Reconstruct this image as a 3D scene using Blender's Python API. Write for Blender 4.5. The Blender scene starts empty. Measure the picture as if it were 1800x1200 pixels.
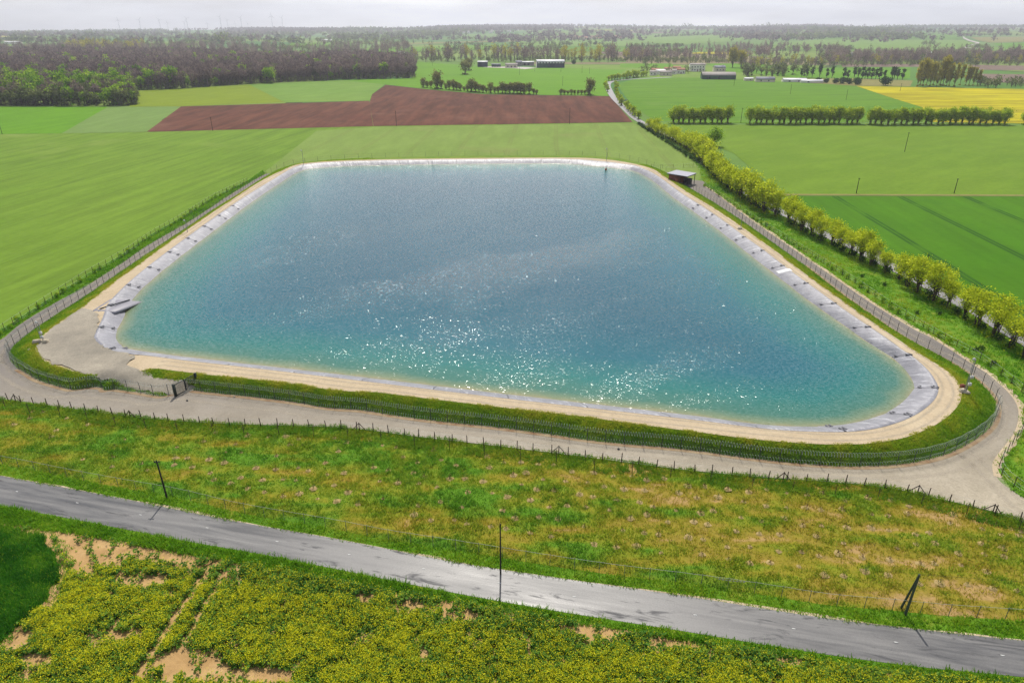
import bpy, math, random
import numpy as np
from mathutils import Vector
from mathutils.geometry import delaunay_2d_cdt

rng = np.random.default_rng(7)
random.seed(7)
H = 55.0                       # camera height above the fields, metres
TH = math.radians(24.86)       # camera looks this far below the horizon
F = 1200.0                     # focal length in units of the 1800 x 1200 photograph
ST, CT = math.sin(TH), math.cos(TH)
sc = bpy.context.scene
col = sc.collection
PI = math.pi

# ------------------------------------------------------------------ terrain and unprojection
SKY_U = np.array([-600, 0, 120, 300, 480, 620, 740, 820, 1000, 1120, 1230, 1350, 1480, 1800, 2400.])
SKY_V = np.array([54, 54.5, 53.5, 52.5, 50, 50, 49.5, 46.5, 45.5, 48, 48.0, 46, 47.0, 47, 47.])
def ter(x, y):
    """height of the open country: flat near the reservoir, low hills far off"""
    x = np.asarray(x, float); y = np.asarray(y, float)
    r = np.hypot(x, y)
    u = 900 + 1200 * x / np.maximum(y, 1.) * .95
    top = H - (np.interp(u, SKY_U, SKY_V) - 44) / 1200 * 8000
    s = np.clip((r - 1700) / 6300, 0, 1)
    z = top * s * s * (3 - 2 * s)
    z += (s * (1 - s) * 4) * (5 * np.sin(x / 410 + 1.3) * np.sin(y / 530 + .4) + 4 * np.sin(x / 900 + y / 700))
    z -= np.clip((r - 8000) / 3000, 0, 1) * 40
    return z

def at(u, v, z=0.):
    """the ground point that the photograph shows at pixel u, v when it lies at height z"""
    u = np.asarray(u, float); v = np.asarray(v, float)
    x = (u - 900) / F; y = (v - 600) / F
    s = (H - z) / (ST + y * CT)
    return np.stack([x * s, (CT - y * ST) * s], -1)
def atter(u, v):
    p = at(u, v)
    for _ in range(12):
        q = at(u, v, ter(p[..., 0], p[..., 1]))
        p = p * .4 + q * .6
    return p
def hfrom(u, vb, vt, z=0.):
    """height of an upright whose foot is at (u, vb) and whose top is at row vt"""
    Y = at(u, vb, z)[1]
    return H - Y * math.tan(TH + math.atan((vt - 600) / F)) - z
def P(*pts): return np.array(pts, float)

def hash2(ix, iy, seed):
    n = (ix.astype(np.int64) * 374761393 + iy.astype(np.int64) * 668265263 + seed * 1274126177) & 0x7fffffff
    n = ((n ^ (n >> 13)) * 1274126177) & 0x7fffffff
    return ((n ^ (n >> 16)) & 0xffff) / 65535.
def vnoise(x, y, seed=0):
    x = np.asarray(x, float); y = np.asarray(y, float)
    ix = np.floor(x); iy = np.floor(y); fx = x - ix; fy = y - iy
    fx = fx * fx * (3 - 2 * fx); fy = fy * fy * (3 - 2 * fy)
    a = hash2(ix, iy, seed); b = hash2(ix + 1, iy, seed); c = hash2(ix, iy + 1, seed); d = hash2(ix + 1, iy + 1, seed)
    return (a * (1 - fx) + b * fx) * (1 - fy) + (c * (1 - fx) + d * fx) * fy
def fbm(x, y, seed=0, o=4):
    s = 0; a = .5; t = 0
    for k in range(o):
        s = s + a * vnoise(np.asarray(x) * 2 ** k, np.asarray(y) * 2 ** k, seed + k * 17); t += a; a *= .55
    return s / t
def inside(poly, x, y):
    r = np.zeros(np.shape(x), bool); n = len(poly); j = n - 1
    for i in range(n):
        xi, yi = poly[i]; xj, yj = poly[j]
        c = ((yi > y) != (yj > y)) & (x < (xj - xi) * (y - yi) / ((yj - yi) + 1e-12) + xi)
        r ^= c; j = i
    return r
def catmull(p, per=12, closed=False):
    p = np.asarray(p, float); n = len(p); out = []
    rngi = range(n if closed else n - 1)
    for i in rngi:
        if closed: a, b, c, d = p[(i - 1) % n], p[i], p[(i + 1) % n], p[(i + 2) % n]
        else: a, b, c, d = p[max(i - 1, 0)], p[i], p[i + 1], p[min(i + 2, n - 1)]
        t = np.linspace(0, 1, per, endpoint=False)[:, None]
        out.append(.5 * ((2 * b) + (c - a) * t + (2 * a - 5 * b + 4 * c - d) * t ** 2 + (3 * b - a - 3 * c + d) * t ** 3))
    if not closed: out.append(p[-1:])
    return np.concatenate(out)
def resample(p, step):
    d = np.r_[0, np.cumsum(np.hypot(*(np.diff(p[:, :2], axis=0).T)))]
    n = max(2, int(round(d[-1] / step)) + 1)
    s = np.linspace(0, d[-1], n)
    return np.stack([np.interp(s, d, p[:, k]) for k in range(p.shape[1])], -1), s
def normals2(p):
    t = np.gradient(p[:, :2], axis=0); t /= np.linalg.norm(t, axis=1)[:, None] + 1e-9
    return np.stack([-t[:, 1], t[:, 0]], -1)

# ------------------------------------------------------------------ objects
def tag(o, label=None, cat=None, group=None, kind=None):
    if label: o['label'] = label
    if cat: o['category'] = cat
    if group: o['group'] = group
    if kind: o['kind'] = kind
    return o
def link(o, parent=None, loc=None, rz=0, sc_=None):
    col.objects.link(o)
    if parent is not None: o.parent = parent
    if loc is not None: o.location = tuple(float(c) for c in loc)
    if rz: o.rotation_euler = (0, 0, float(rz))
    if sc_ is not None: o.scale = (sc_,) * 3 if np.isscalar(sc_) else tuple(float(c) for c in sc_)
    return o
def thing(name, label, cat, loc=(0, 0, 0), rz=0, group=None, sc_=None):
    return tag(link(bpy.data.objects.new(name, None), None, loc, rz, sc_), label, cat, group)
def obj(name, me, parent=None, loc=None, rz=0, sc_=None):
    return link(bpy.data.objects.new(name, me), parent, loc, rz, sc_)
def mesh(name, V, Fq, mats=(), tint=None, mi=None, smooth=False, attrs=None):
    """V (n,3); Fq (m,3|4) array, or a list of such arrays"""
    V = np.asarray(V, np.float32)
    Fs = [np.asarray(f, np.int32) for f in (Fq if isinstance(Fq, list) else [Fq]) if len(f)]
    me = bpy.data.meshes.new(name)
    me.vertices.add(len(V)); me.vertices.foreach_set('co', V.ravel())
    loops = np.concatenate([f.ravel() for f in Fs]) if Fs else np.zeros(0, np.int32)
    tot = np.concatenate([np.full(len(f), f.shape[1], np.int32) for f in Fs])
    me.loops.add(len(loops)); me.loops.foreach_set('vertex_index', loops)
    me.polygons.add(len(tot))
    me.polygons.foreach_set('loop_start', np.r_[0, np.cumsum(tot)[:-1]].astype(np.int32))
    if mi is not None: me.polygons.foreach_set('material_index', np.asarray(mi, np.int32))
    if smooth: me.polygons.foreach_set('use_smooth', np.ones(len(tot), bool))
    for m in mats: me.materials.append(m)
    aa = dict(attrs or {})
    if tint is not None: aa['tint'] = tint
    for k, a in aa.items():
        at_ = me.attributes.new(k, 'FLOAT', 'POINT'); at_.data.foreach_set('value', np.asarray(a, np.float32))
    me.update(calc_edges=True); me.validate()
    return me
class MB:
    """collects boxes, bars and tubes into one mesh"""
    def __init__(s): s.V = []; s.F = []; s.M = []; s.n = 0
    def add(s, V, Fq, m=0):
        V = np.asarray(V, float); Fq = np.asarray(Fq, int)
        s.V.append(V); s.F.append(Fq + s.n); s.M.append(np.full(len(Fq), m)); s.n += len(V); return s
    def box(s, c, d, rz=0, m=0, R=None):
        q = np.array([[x, y, z] for x in (-.5, .5) for y in (-.5, .5) for z in (-.5, .5)]) * np.asarray(d, float)
        if rz: ca, sa = math.cos(rz), math.sin(rz); q = q @ np.array([[ca, sa, 0], [-sa, ca, 0], [0, 0, 1]])
        return s.add(q + np.asarray(c, float), [[0, 1, 3, 2], [4, 6, 7, 5], [0, 4, 5, 1], [2, 3, 7, 6], [0, 2, 6, 4], [1, 5, 7, 3]], m)
    def tube(s, pts, r, n=6, m=0, caps=True):
        V, Fq = tube(pts, r, n); s.add(V, Fq, m)
        if caps:
            k = len(V) // n - 1
            s.add(V[:n], [[0, 2, 1, 1][:3] + [0]], m) if False else None
            c0 = np.vstack([V[:n], V[:n].mean(0)]); s.add(c0, [[n, (i + 1) % n, i, i] for i in range(n)], m)
            c1 = np.vstack([V[k * n:], V[k * n:].mean(0)]); s.add(c1, [[n, i, (i + 1) % n, (i + 1) % n] for i in range(n)], m)
        return s
    def prism(s, poly, z0, z1, m=0):
        n = len(poly); b = np.c_[poly, np.full(n, z0)]; t = np.c_[poly, np.full(n, z1)]
        s.add(np.vstack([b, t]), [[i, (i + 1) % n, n + (i + 1) % n, n + i] for i in range(n)], m)
        if n == 4: s.add(t, [[0, 1, 2, 3]], m); s.add(b, [[3, 2, 1, 0]], m)
        else:
            s.add(np.vstack([t, t.mean(0)]), [[n, i, (i + 1) % n, (i + 1) % n] for i in range(n)], m)
        return s
    def mesh(s, name, mats, smooth=False):
        V = np.vstack(s.V); Fq = np.vstack(s.F); M = np.concatenate(s.M)
        tri = Fq[:, 2] == Fq[:, 3]
        return mesh(name, V, [Fq[~tri], Fq[tri][:, :3]], mats if isinstance(mats, (list, tuple)) else [mats], mi=np.r_[M[~tri], M[tri]], smooth=smooth)
def tube(pts, r, n=5):
    pts = np.asarray(pts, float); k = len(pts); r = np.broadcast_to(r, (k,))
    t = np.gradient(pts, axis=0) if k > 1 else pts
    t /= np.linalg.norm(t, axis=1)[:, None] + 1e-9
    ref = np.where(np.abs(t[:, 2:3]) < .9, [[0, 0, 1.]], [[1., 0, 0]])
    a = np.cross(t, ref); a /= np.linalg.norm(a, axis=1)[:, None] + 1e-9; b = np.cross(t, a)
    w = np.arange(n) * 2 * PI / n
    V = pts[:, None] + r[:, None, None] * (a[:, None] * np.cos(w)[None, :, None] + b[:, None] * np.sin(w)[None, :, None])
    i = np.arange(n); Fq = []
    for j in range(k - 1): Fq.append(np.stack([j * n + i, (j + 1) * n + i, (j + 1) * n + (i + 1) % n, j * n + (i + 1) % n], -1))
    return V.reshape(-1, 3), np.concatenate(Fq)
def join(parts):
    V = []; Fs = []; n = 0
    for v, f in parts: V.append(v); Fs.append(np.asarray(f) + n); n += len(v)
    return np.vstack(V), np.vstack(Fs)

# ------------------------------------------------------------------ materials
def lin(c):
    c = np.asarray(c, float) / 255.
    return tuple(np.where(c <= .04045, c / 12.92, ((c + .055) / 1.055) ** 2.4) * .76) + (1.,)
def leafc(c, k=1.7): return tuple(min(.9, x * k) for x in lin(c)[:3]) + (1.,)
class NT:
    def __init__(s, name, rough=.9, spec=.2):
        s.m = bpy.data.materials.new(name); s.m.use_nodes = True; s.t = s.m.node_tree; s.b = s.t.nodes['Principled BSDF']
        s.out = s.t.nodes['Material Output']
        s.b.inputs['Roughness'].default_value = rough; s.b.inputs['Specular IOR Level'].default_value = spec
    def n(s, ty, _o=0, **k):
        nd = s.t.nodes.new('ShaderNode' + ty)
        ins = k.pop('i', {})
        for a, v in k.items(): setattr(nd, a, v)
        for a, v in ins.items(): s.set(nd.inputs[a], v)
        return nd.outputs[_o]
    def set(s, sock, v):
        if isinstance(v, bpy.types.NodeSocket): s.t.links.new(v, sock)
        else: sock.default_value = v
    def pos(s): return s.n('NewGeometry')
    def math(s, op, a, b=0., c=None, clamp=False):
        i = {0: a, 1: b}
        if c is not None: i[2] = c
        return s.n('Math', operation=op, use_clamp=clamp, i=i)
    def noise(s, vec, scale, detail=3., rough=.55, dist=0., o=0):
        return s.n('TexNoise', o, i={'Vector': vec, 'Scale': scale, 'Detail': detail, 'Roughness': rough, 'Distortion': dist})
    def ramp(s, f, stops, o=0, interp='LINEAR'):
        nd = s.t.nodes.new('ShaderNodeValToRGB'); s.set(nd.inputs[0], f); e = nd.color_ramp.elements
        nd.color_ramp.interpolation = interp
        while len(e) < len(stops): e.new(.5)
        for k, (p_, c_) in zip(e, stops):
            k.position = p_; k.color = c_ if len(c_) == 4 else tuple(c_) + (1,)
        return nd.outputs[o]
    def mix(s, f, a, b, bt='MIX'):
        nd = s.t.nodes.new('ShaderNodeMix'); nd.data_type = 'RGBA'; nd.blend_type = bt
        s.set(nd.inputs[0], f); s.set(nd.inputs[6], a); s.set(nd.inputs[7], b); return nd.outputs[2]
    def step(s, f, lo, hi):
        return s.n('MapRange', i={0: f, 1: lo, 2: hi, 3: 0., 4: 1.})
    def mapping(s, vec, rot=0., scale=(1, 1, 1)):
        if rot: vec = s.n('Mapping', i={'Vector': vec, 'Rotation': (0, 0, rot)})
        return s.n('Mapping', i={'Vector': vec, 'Scale': scale}) if tuple(scale) != (1, 1, 1) else vec
    def attr(s, name): return s.n('Attribute', 2, attribute_name=name)
    def bump(s, h, strength=.3, dist=.1):
        s.set(s.b.inputs['Normal'], s.n('Bump', i={'Height': h, 'Strength': strength, 'Distance': dist})); return s
    def color(s, c): s.set(s.b.inputs['Base Color'], c); return s
def mul(c, k): return tuple(min(1., x * k) for x in c[:3]) + (1.,)

def plain(name, rgb, rough=.7, var=.15, scale=2., spec=.3, metal=0.):
    t = NT(name, rough, spec); c = lin(rgb)
    f = t.noise(t.n('TexCoord', 3), scale, 4.)
    t.color(t.mix(f, mul(c, 1 - var), mul(c, 1 + var))); t.b.inputs['Metallic'].default_value = metal
    return t.m
def field(name, c1, c2, rowrot=0., rowgap=3., rowamt=.12, tram=0., tramc=None, big=.012, patch=None, fine=.5, tramk=.3):
    """crop or soil seen from above: broad tone drift, drill rows, tramlines, fine grain. rowrot turns the rows from the y axis."""
    t = NT(name, .95, .08); p = t.pos(); a, b = lin(c1), lin(c2)
    m = t.mapping(p, rowrot)
    broad = t.ramp(t.noise(m, big, 4., .6), [(.3, (0, 0, 0)), (.7, (1, 1, 1))])
    c = t.mix(broad, a, b)
    st = t.noise(t.mapping(p, rowrot, (1. / rowgap, .012, 1.)), 1., 2., .6)
    c = t.mix(t.math('MULTIPLY', t.step(st, .3, .7), rowamt), c, mul(a, .45))
    gr = t.noise(p, fine, 5., .7)
    c = t.mix(t.math('MULTIPLY', t.step(gr, .42, .75), .35), c, mul(b, .55))
    gr2 = t.noise(t.mapping(p, rowrot, (1, .25, 1)), .13, 4., .65)
    c = t.mix(t.math('MULTIPLY', t.step(gr2, .45, .7), .3), c, mul(a, 1.35))
    if tram:
        sx = t.n('SeparateXYZ', i={0: m})
        fr = t.math('FRACT', t.math('ADD', t.math('DIVIDE', sx, tram), t.math('MULTIPLY', t.noise(p, .004, 1.), .5)))
        d1 = t.math('ABSOLUTE', t.math('SUBTRACT', fr, .47)); d2 = t.math('ABSOLUTE', t.math('SUBTRACT', fr, .53 if tram > 20 else .56))
        w = .5 / tram
        ln = t.math('LESS_THAN', t.math('MINIMUM', d1, d2), w)
        ln = t.math('MULTIPLY', ln, t.step(t.noise(m, .05, 3.), .3, .5))
        c = t.mix(t.math('MULTIPLY', ln, tramk), c, lin(tramc) if tramc else mul(a, .35))
    if patch: c = t.mix(t.math('MULTIPLY', t.step(t.noise(m, .02, 5., .6), .58, .72), .55), c, lin(patch))
    t.color(c); t.bump(gr, .5, .25)
    return t.m
def foliage(name, dark, mid, light, trans=.5):
    t = NT(name, .7, .15)
    c = t.ramp(t.attr('tint'), [(0.05, leafc(dark)), (.5, leafc(mid)), (.95, leafc(light))])
    d = t.n('BsdfDiffuse', i={0: c}); tr = t.n('BsdfTranslucent', i={0: c})
    mx = t.n('MixShader', i={0: trans, 1: d, 2: tr})
    t.t.links.new(mx, t.out.inputs[0]); return t.m
def ground(name, stops, scale=.35, rough=.95, stretch=None, bumpd=.1, grain=(1.2, .3), spec=.15):
    t = NT(name, rough, spec); p = t.pos()
    v = t.mapping(p, *stretch) if stretch else p
    n1 = t.noise(v, scale, 6., .62, .4)
    c = t.ramp(n1, [(x, lin(k)) for x, k in stops])
    g = t.noise(p, grain[0], 5., .75)
    c = t.mix(t.math('MULTIPLY', t.step(g, .4, .7), grain[1]), c, lin([x * .6 for x in stops[0][1]]))
    t.color(c); t.bump(g, .6, bumpd); return t.m
# ------------------------------------------------------------------ palette
M = {}
M['field_main'] = field('pale green wheat', (126, 157, 52), (111, 147, 42), .16, 3.2, .5, 27., (84, 112, 36), .011, (146, 164, 80))
M['field_far_strip'] = field('thin green wheat', (134, 158, 76), (124, 150, 66), .05, 5., .16, 24., (120, 122, 66), .012, (140, 142, 84))
M['plough'] = field('red brown plough', (128, 84, 64), (104, 63, 50), 0.0, 7., 1.1, 0., None, .012, (136, 98, 82))
M['lush'] = field('lush green wheat', (106, 156, 20), (96, 146, 20), .1, 4., .12, 0., None, .012)
M['pale'] = field('pale thin crop', (124, 152, 78), (116, 146, 70), .1, 6., .12, 0., None, .01)
M['yellowgreen'] = field('yellow green grass', (134, 152, 30), (122, 144, 30), .6, 6., .1, 0., None, .01)
M['pale2'] = field('pale green crop', (126, 158, 66), (112, 150, 54), .6, 7., .18, 0., None, .014, (146, 168, 100))
M['farm'] = field('bright green wheat', (112, 158, 24), (100, 148, 26), 1.3, 6., .1, 0., None, .008)
M['east'] = field('green wheat', (108, 150, 32), (94, 140, 26), 1.45, 7., .22, 46., (44, 96, 26), .01, (122, 154, 62), tramk=.6)
M['mid_east'] = field('meadow green crop', (120, 150, 42), (106, 140, 36), .9, 9., .1, 0., None, .018, (120, 146, 52))
M['dark_east'] = field('deep green wheat', (74, 126, 12), (88, 136, 18), .07, 4., .3, 23., (34, 78, 20), .02, (52, 108, 20), tramk=.7)
M['rape_far'] = field('flowering rapeseed far off', (216, 202, 8), (200, 192, 14), 1.5, 13., 1.1, 0., None, .02, (150, 152, 30), fine=.7)
M['ochre'] = field('dry ochre grass', (150, 142, 84), (140, 140, 76), .5, 6., .2)
M['mauve'] = field('bare mauve soil', (142, 122, 108), (132, 112, 98), .4, 6., .3)
M['dry_grass'] = ground('rough verge', [(.3, (60, 100, 28)), (.5, (92, 122, 34)), (.7, (122, 130, 46))], .3)
M['tarmac'] = None
def tarmac():
    t = NT('worn damp tarmac', .4, .5); p = t.pos(); r = t.mapping(p, -ROADDIR, (.09, 1.1, 1))
    n = t.noise(r, .9, 5., .62, .3); fine = t.noise(p, 6., 4., .7)
    blot = t.noise(t.mapping(p, -ROADDIR, (.22, 1., 1)), .8, 5., .7, .6)
    c = t.mix(t.step(n, .35, .65), lin((88, 87, 87)), lin((130, 128, 125)))
    c = t.mix(t.math('MULTIPLY', t.step(fine, .4, .7), .25), c, lin((70, 70, 74)))
    stain = t.math('MULTIPLY', t.step(blot, .57, .66), .8)
    c = t.mix(stain, c, lin((52, 52, 56)))
    t.color(c)
    rr = t.math('ADD', t.math('MULTIPLY', t.step(n, .3, .7), .24), .33)
    t.set(t.b.inputs['Roughness'], t.math('ADD', rr, t.math('MULTIPLY', stain, .25)))
    t.bump(fine, .35, .02); return t.m
def gravel(name, a, b, c3, wheel=True):
    t = NT(name, .95, .1); p = t.pos()
    n = t.noise(p, .11, 6., .6, .3); g = t.noise(p, 3.2, 5., .8)
    c = t.ramp(n, [(.34, lin(a)), (.52, lin(b)), (.68, lin(c3))])
    c = t.mix(t.math('MULTIPLY', t.step(g, .42, .66), .45), c, mul(lin(a), .55)); g5 = t.noise(p, .9, 6., .75, .8); c = t.mix(t.math('MULTIPLY', t.step(g5, .45, .7), .35), c, mul(lin(a), .62))
    vo = t.noise(p, .7, 5., .8, 1.5)
    c = t.mix(t.math('MULTIPLY', t.step(vo, .56, .72), .35), c, mul(lin(b), 1.25))
    if name.startswith('grey'):
        sy = t.t.nodes.new('ShaderNodeSeparateXYZ'); t.t.links.new(p, sy.inputs[0])       # darker stone was laid on the long sides
        c = t.mix(t.math('MULTIPLY', t.step(t.math('ADD', sy.outputs[1], t.math('MULTIPLY', n, 30.)), 85., 125.), .85), c, lin((128, 123, 120)))
    t.color(c); t.bump(g, .5, .06); return t.m
M['gravel'] = gravel('grey limestone gravel', (172, 161, 140), (198, 186, 163), (218, 205, 181))
M['yard'] = gravel('yard gravel', (154, 147, 133), (176, 167, 150), (192, 182, 163))
M['sandpath'] = gravel('pale sandy limestone', (206, 186, 154), (214, 194, 162), (222, 204, 172))
M['rust_soil'] = ground('rusty bare soil', [(.35, (158, 126, 94)), (.6, (190, 168, 134))], .5)
M['lane'] = plain('pale lane tarmac', (150, 146, 146), .5, .15, .3)
M['white'] = plain('white paint', (222, 222, 218), .6, .06)
M['meadow'] = ground('olive meadow ground', [(.3, (72, 118, 30)), (.45, (112, 128, 36)), (.58, (136, 132, 44)), (.72, (156, 134, 70))], .16, stretch=(.12, (.35, 1, 1)), bumpd=.2)
M['verge'] = ground('grassy verge ground', [(.3, (80, 132, 26)), (.52, (112, 154, 36)), (.7, (146, 152, 46))], .3, bumpd=.2)
M['bank'] = ground('grassy bank ground', [(.3, (84, 128, 28)), (.55, (122, 148, 36)), (.75, (152, 150, 58))], .4, bumpd=.2)
M['soil'] = ground('bare sandy soil', [(.3, (182, 144, 94)), (.55, (206, 168, 114)), (.75, (220, 186, 134))], .35, bumpd=.1)
M['grass_leaf'] = foliage('grass blades', (62, 116, 22), (114, 154, 34), (152, 160, 46), .55)
M['bank_leaf'] = foliage('bank grass blades', (66, 116, 26), (116, 146, 32), (160, 156, 52), .6)
M['meadow_leaf'] = foliage('meadow grass blades', (78, 124, 32), (124, 142, 38), (156, 142, 48), .55)
M['wheat_leaf'] = foliage('young wheat blades', (40, 92, 24), (66, 124, 30), (124, 156, 40), .5)
M['rape_leaf'] = foliage('rapeseed leaves', (66, 106, 46), (96, 134, 54), (134, 160, 64), .5)
M['rape_flower'] = foliage('rapeseed flowers', (164, 166, 26), (192, 190, 34), (214, 208, 60), .4)
M['willow_leaf'] = foliage('young yellow green leaves', (104, 120, 24), (160, 172, 36), (200, 202, 58), .58)
M['hedge_leaf'] = foliage('spring hedge leaves', (90, 116, 24), (142, 162, 38), (176, 184, 60), .55)
M['green_leaf'] = foliage('fresh green leaves', (66, 104, 24), (112, 146, 34), (156, 176, 56), .5)
M['poplar_leaf'] = foliage('poplar spring leaves', (110, 112, 40), (148, 140, 56), (170, 160, 66), .5)
M['budding_leaf'] = foliage('budding brown green twigs', (78, 80, 44), (106, 106, 58), (140, 138, 76), .5)
M['bare_twig'] = foliage('bare twigs', (90, 77, 76), (118, 103, 98), (144, 128, 114), .4)
M['wood_twig'] = foliage('wood of bare twigs', (74, 64, 62), (100, 87, 84), (132, 117, 106), .4)
M['bush_leaf'] = foliage('dark bush leaves', (28, 52, 24), (46, 76, 32), (84, 108, 44), .3)
M['far_leaf'] = foliage('distant woodland', (66, 74, 48), (94, 102, 62), (126, 136, 76), .45)
M['bark'] = plain('bark', (84, 72, 60), .9, .25, 3.)
M['pale_bark'] = plain('grey bark', (128, 112, 106), .9, .25, 3.)
M['twig_dry'] = foliage('dry twigs', (52, 42, 30), (74, 58, 42), (110, 88, 62), .2)
M['mulch'] = ground('straw mulch', [(.35, (166, 142, 92)), (.6, (196, 172, 118))], 3., bumpd=.1)
M['post_wood'] = plain('weathered post wood', (78, 62, 50), .9, .25, 4.)
M['pole_wood'] = plain('dark pole wood', (50, 48, 44), .8, .25, 3.)
M['pole_green'] = plain('green tinted concrete pole', (70, 84, 66), .8, .25, 2.)
M['fence_steel'] = plain('dark fence steel', (62, 64, 66), .55, .1, 3., .4)
M['galva'] = plain('galvanised wire', (196, 204, 198), .45, .1, 3., .5, .4)
M['gate_green'] = plain('dark green painted steel', (28, 44, 38), .5, .1, 3., .4)
M['stone'] = plain('pale stone block', (196, 184, 160), .9, .2, 3.)
M['mast_steel'] = plain('galvanised mast', (140, 142, 144), .5, .1, 3., .5)
M['dark_box'] = plain('dark cabinet paint', (44, 48, 54), .6, .15, 1.)
M['timber'] = plain('red brown timber cladding', (128, 74, 52), .8, .2, 1.5)
M['roof_metal'] = plain('pale grey roof sheet', (170, 170, 180), .45, .06, .5, .4)
M['tape_y'] = plain('yellow striped barrier', (206, 192, 120), .6, .1)
M['render'] = plain('pale rendered wall', (236, 224, 206), .9, .1, .5)
M['render_white'] = plain('white rendered wall', (255, 250, 242), .9, .06, .5)
M['tile'] = plain('terracotta tile', (168, 120, 96), .9, .2, .6)
M['slate'] = plain('grey blue roof sheet', (122, 124, 136), .7, .15, .5)
M['fibro'] = plain('weathered fibre cement roof', (164, 156, 150), .85, .15, .5)
M['white_roof'] = plain('white sheet roof', (232, 232, 232), .5, .05, .5)
M['navy'] = plain('dark blue cladding', (44, 54, 76), .6, .15, .5)
M['deep_green'] = plain('dark green cladding', (40, 82, 66), .6, .15, .5)
M['glass'] = plain('window glass', (50, 56, 64), .2, .1, .5, .6)
M['concrete'] = plain('pale concrete yard', (196, 188, 178), .9, .12, .2)
M['turbine'] = plain('grey white turbine paint', (196, 196, 204), .5, .03, .1)

def chain_link():
    t = NT('chain link wire', .5, .5); p = t.n('TexCoord', 3); sx = t.t.nodes.new('ShaderNodeSeparateXYZ'); t.t.links.new(p, sx.inputs[0])
    hx = t.math('ADD', sx.outputs[0], sx.outputs[1])
    a = t.math('FRACT', t.math('MULTIPLY', t.math('ADD', hx, sx.outputs[2]), 9.))
    b = t.math('FRACT', t.math('MULTIPLY', t.math('SUBTRACT', hx, sx.outputs[2]), 9.))
    w = t.math('LESS_THAN', t.math('MINIMUM', a, b), .036)
    t.color(lin((92, 100, 96))); t.b.inputs['Metallic'].default_value = .2
    tr = t.n('BsdfTransparent')
    mx = t.n('MixShader', i={0: w, 1: tr, 2: t.b.outputs[0]}); t.t.links.new(mx, t.out.inputs[0]); return t.m
M['chain'] = chain_link()

# ------------------------------------------------------------------ the open country
def country():
    t = NT('far farmland', .95, .05); p = t.pos()
    m = t.mapping(p, .35, (1, .8, 1))
    v = t.n('TexVoronoi', 1, voronoi_dimensions='2D', i={'Vector': m, 'Scale': 1 / 330., 'Randomness': .85})
    sx = t.n('SeparateColor', i={0: v})
    c = t.ramp(sx, [(0, lin((112, 146, 66))), (.16, lin((84, 130, 66))), (.3, lin((132, 154, 74))), (.44, lin((96, 138, 58))), (.56, lin((120, 152, 82))),
                    (.68, lin((150, 138, 104))), (.74, lin((104, 144, 62))), (.84, lin((132, 112, 98))), (.88, lin((128, 156, 66))), (.965, lin((200, 184, 50)))], interp='CONSTANT')
    d = t.n('TexVoronoi', 0, voronoi_dimensions='2D', feature='DISTANCE_TO_EDGE', i={'Vector': m, 'Scale': 1 / 330., 'Randomness': .85})
    c = t.mix(t.math('MULTIPLY', t.math('LESS_THAN', d, .018), .8), c, lin((74, 82, 56)))
    g = t.noise(p, .03, 5., .65)
    c = t.mix(t.math('MULTIPLY', t.step(g, .42, .7), .3), c, lin((86, 108, 58)))
    t.color(c); return t.m
na, rr_ = 220, np.r_[np.linspace(0, 1500, 12)[1:], np.geomspace(1600, 11500, 46)]
aa = np.linspace(-PI, PI, na, endpoint=False)
X = (rr_[:, None] * np.sin(aa)).ravel(); Y = (rr_[:, None] * np.cos(aa)).ravel()
V = np.r_[[[0, 0, -.06]], np.stack([X, Y, ter(X, Y) - .06], -1)]
i = np.arange(na); Fq = [np.stack([np.zeros(na, int), 1 + (i + 1) % na, 1 + i], -1)]
for k in range(len(rr_) - 1):
    Fq.append(np.stack([1 + k * na + i, 1 + k * na + (i + 1) % na, 1 + (k + 1) * na + (i + 1) % na, 1 + (k + 1) * na + i], -1))
tag(obj('ground', mesh('ground', V, [Fq[0], np.concatenate(Fq[1:])], [country()], smooth=True)), kind='structure')

def drape(name, poly, mat, zoff, cell=None, hfun=None, kind='structure', smooth=True, rough=0., tfun=None):
    """a ground sheet inside a world polygon, laid on hfun (default: the open country)"""
    hfun = hfun or ter
    poly = np.asarray(poly)[:, :2]
    if cell:
        pl, _ = resample(np.vstack([poly, poly[:1]]), cell); pl = pl[:-1]
        x0, y0 = pl.min(0); x1, y1 = pl.max(0)
        gx, gy = np.meshgrid(np.arange(x0, x1, cell), np.arange(y0, y1, cell)); gx = gx.ravel(); gy = gy.ravel()
        k = inside(pl, gx, gy); gx, gy = gx[k], gy[k]
        dmin = np.full(len(gx), 9e9)
        for q in pl: dmin = np.minimum(dmin, (gx - q[0]) ** 2 + (gy - q[1]) ** 2)
        k = dmin > (cell * .45) ** 2
        pts = np.vstack([pl, np.stack([gx[k], gy[k]], -1)])
    else: pl = pts = poly
    n = len(pl)
    r = delaunay_2d_cdt([Vector(q) for q in pts.tolist()], [], [list(range(n))], 1, 1e-6)
    xy = np.array([tuple(q) for q in r[0]]); f = np.array([q for q in r[2] if len(q) == 3])
    a, b, c = xy[f[:, 0]], xy[f[:, 1]], xy[f[:, 2]]
    cr = (b[:, 0] - a[:, 0]) * (c[:, 1] - a[:, 1]) - (b[:, 1] - a[:, 1]) * (c[:, 0] - a[:, 0])
    f[cr < 0] = f[cr < 0][:, ::-1]
    z = hfun(xy[:, 0], xy[:, 1]) + zoff
    if rough: z = z + rough * fbm(xy[:, 0] / 2.2, xy[:, 1] / 2.2, 5)
    return tag(obj(name, mesh(name, np.c_[xy, z], f, [mat], smooth=smooth, tint=tfun(xy[:, 0], xy[:, 1]) if tfun else None)), kind=kind)
def px(*pts): return atter(np.array([q[0] for q in pts]), np.array([q[1] for q in pts]))

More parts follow.
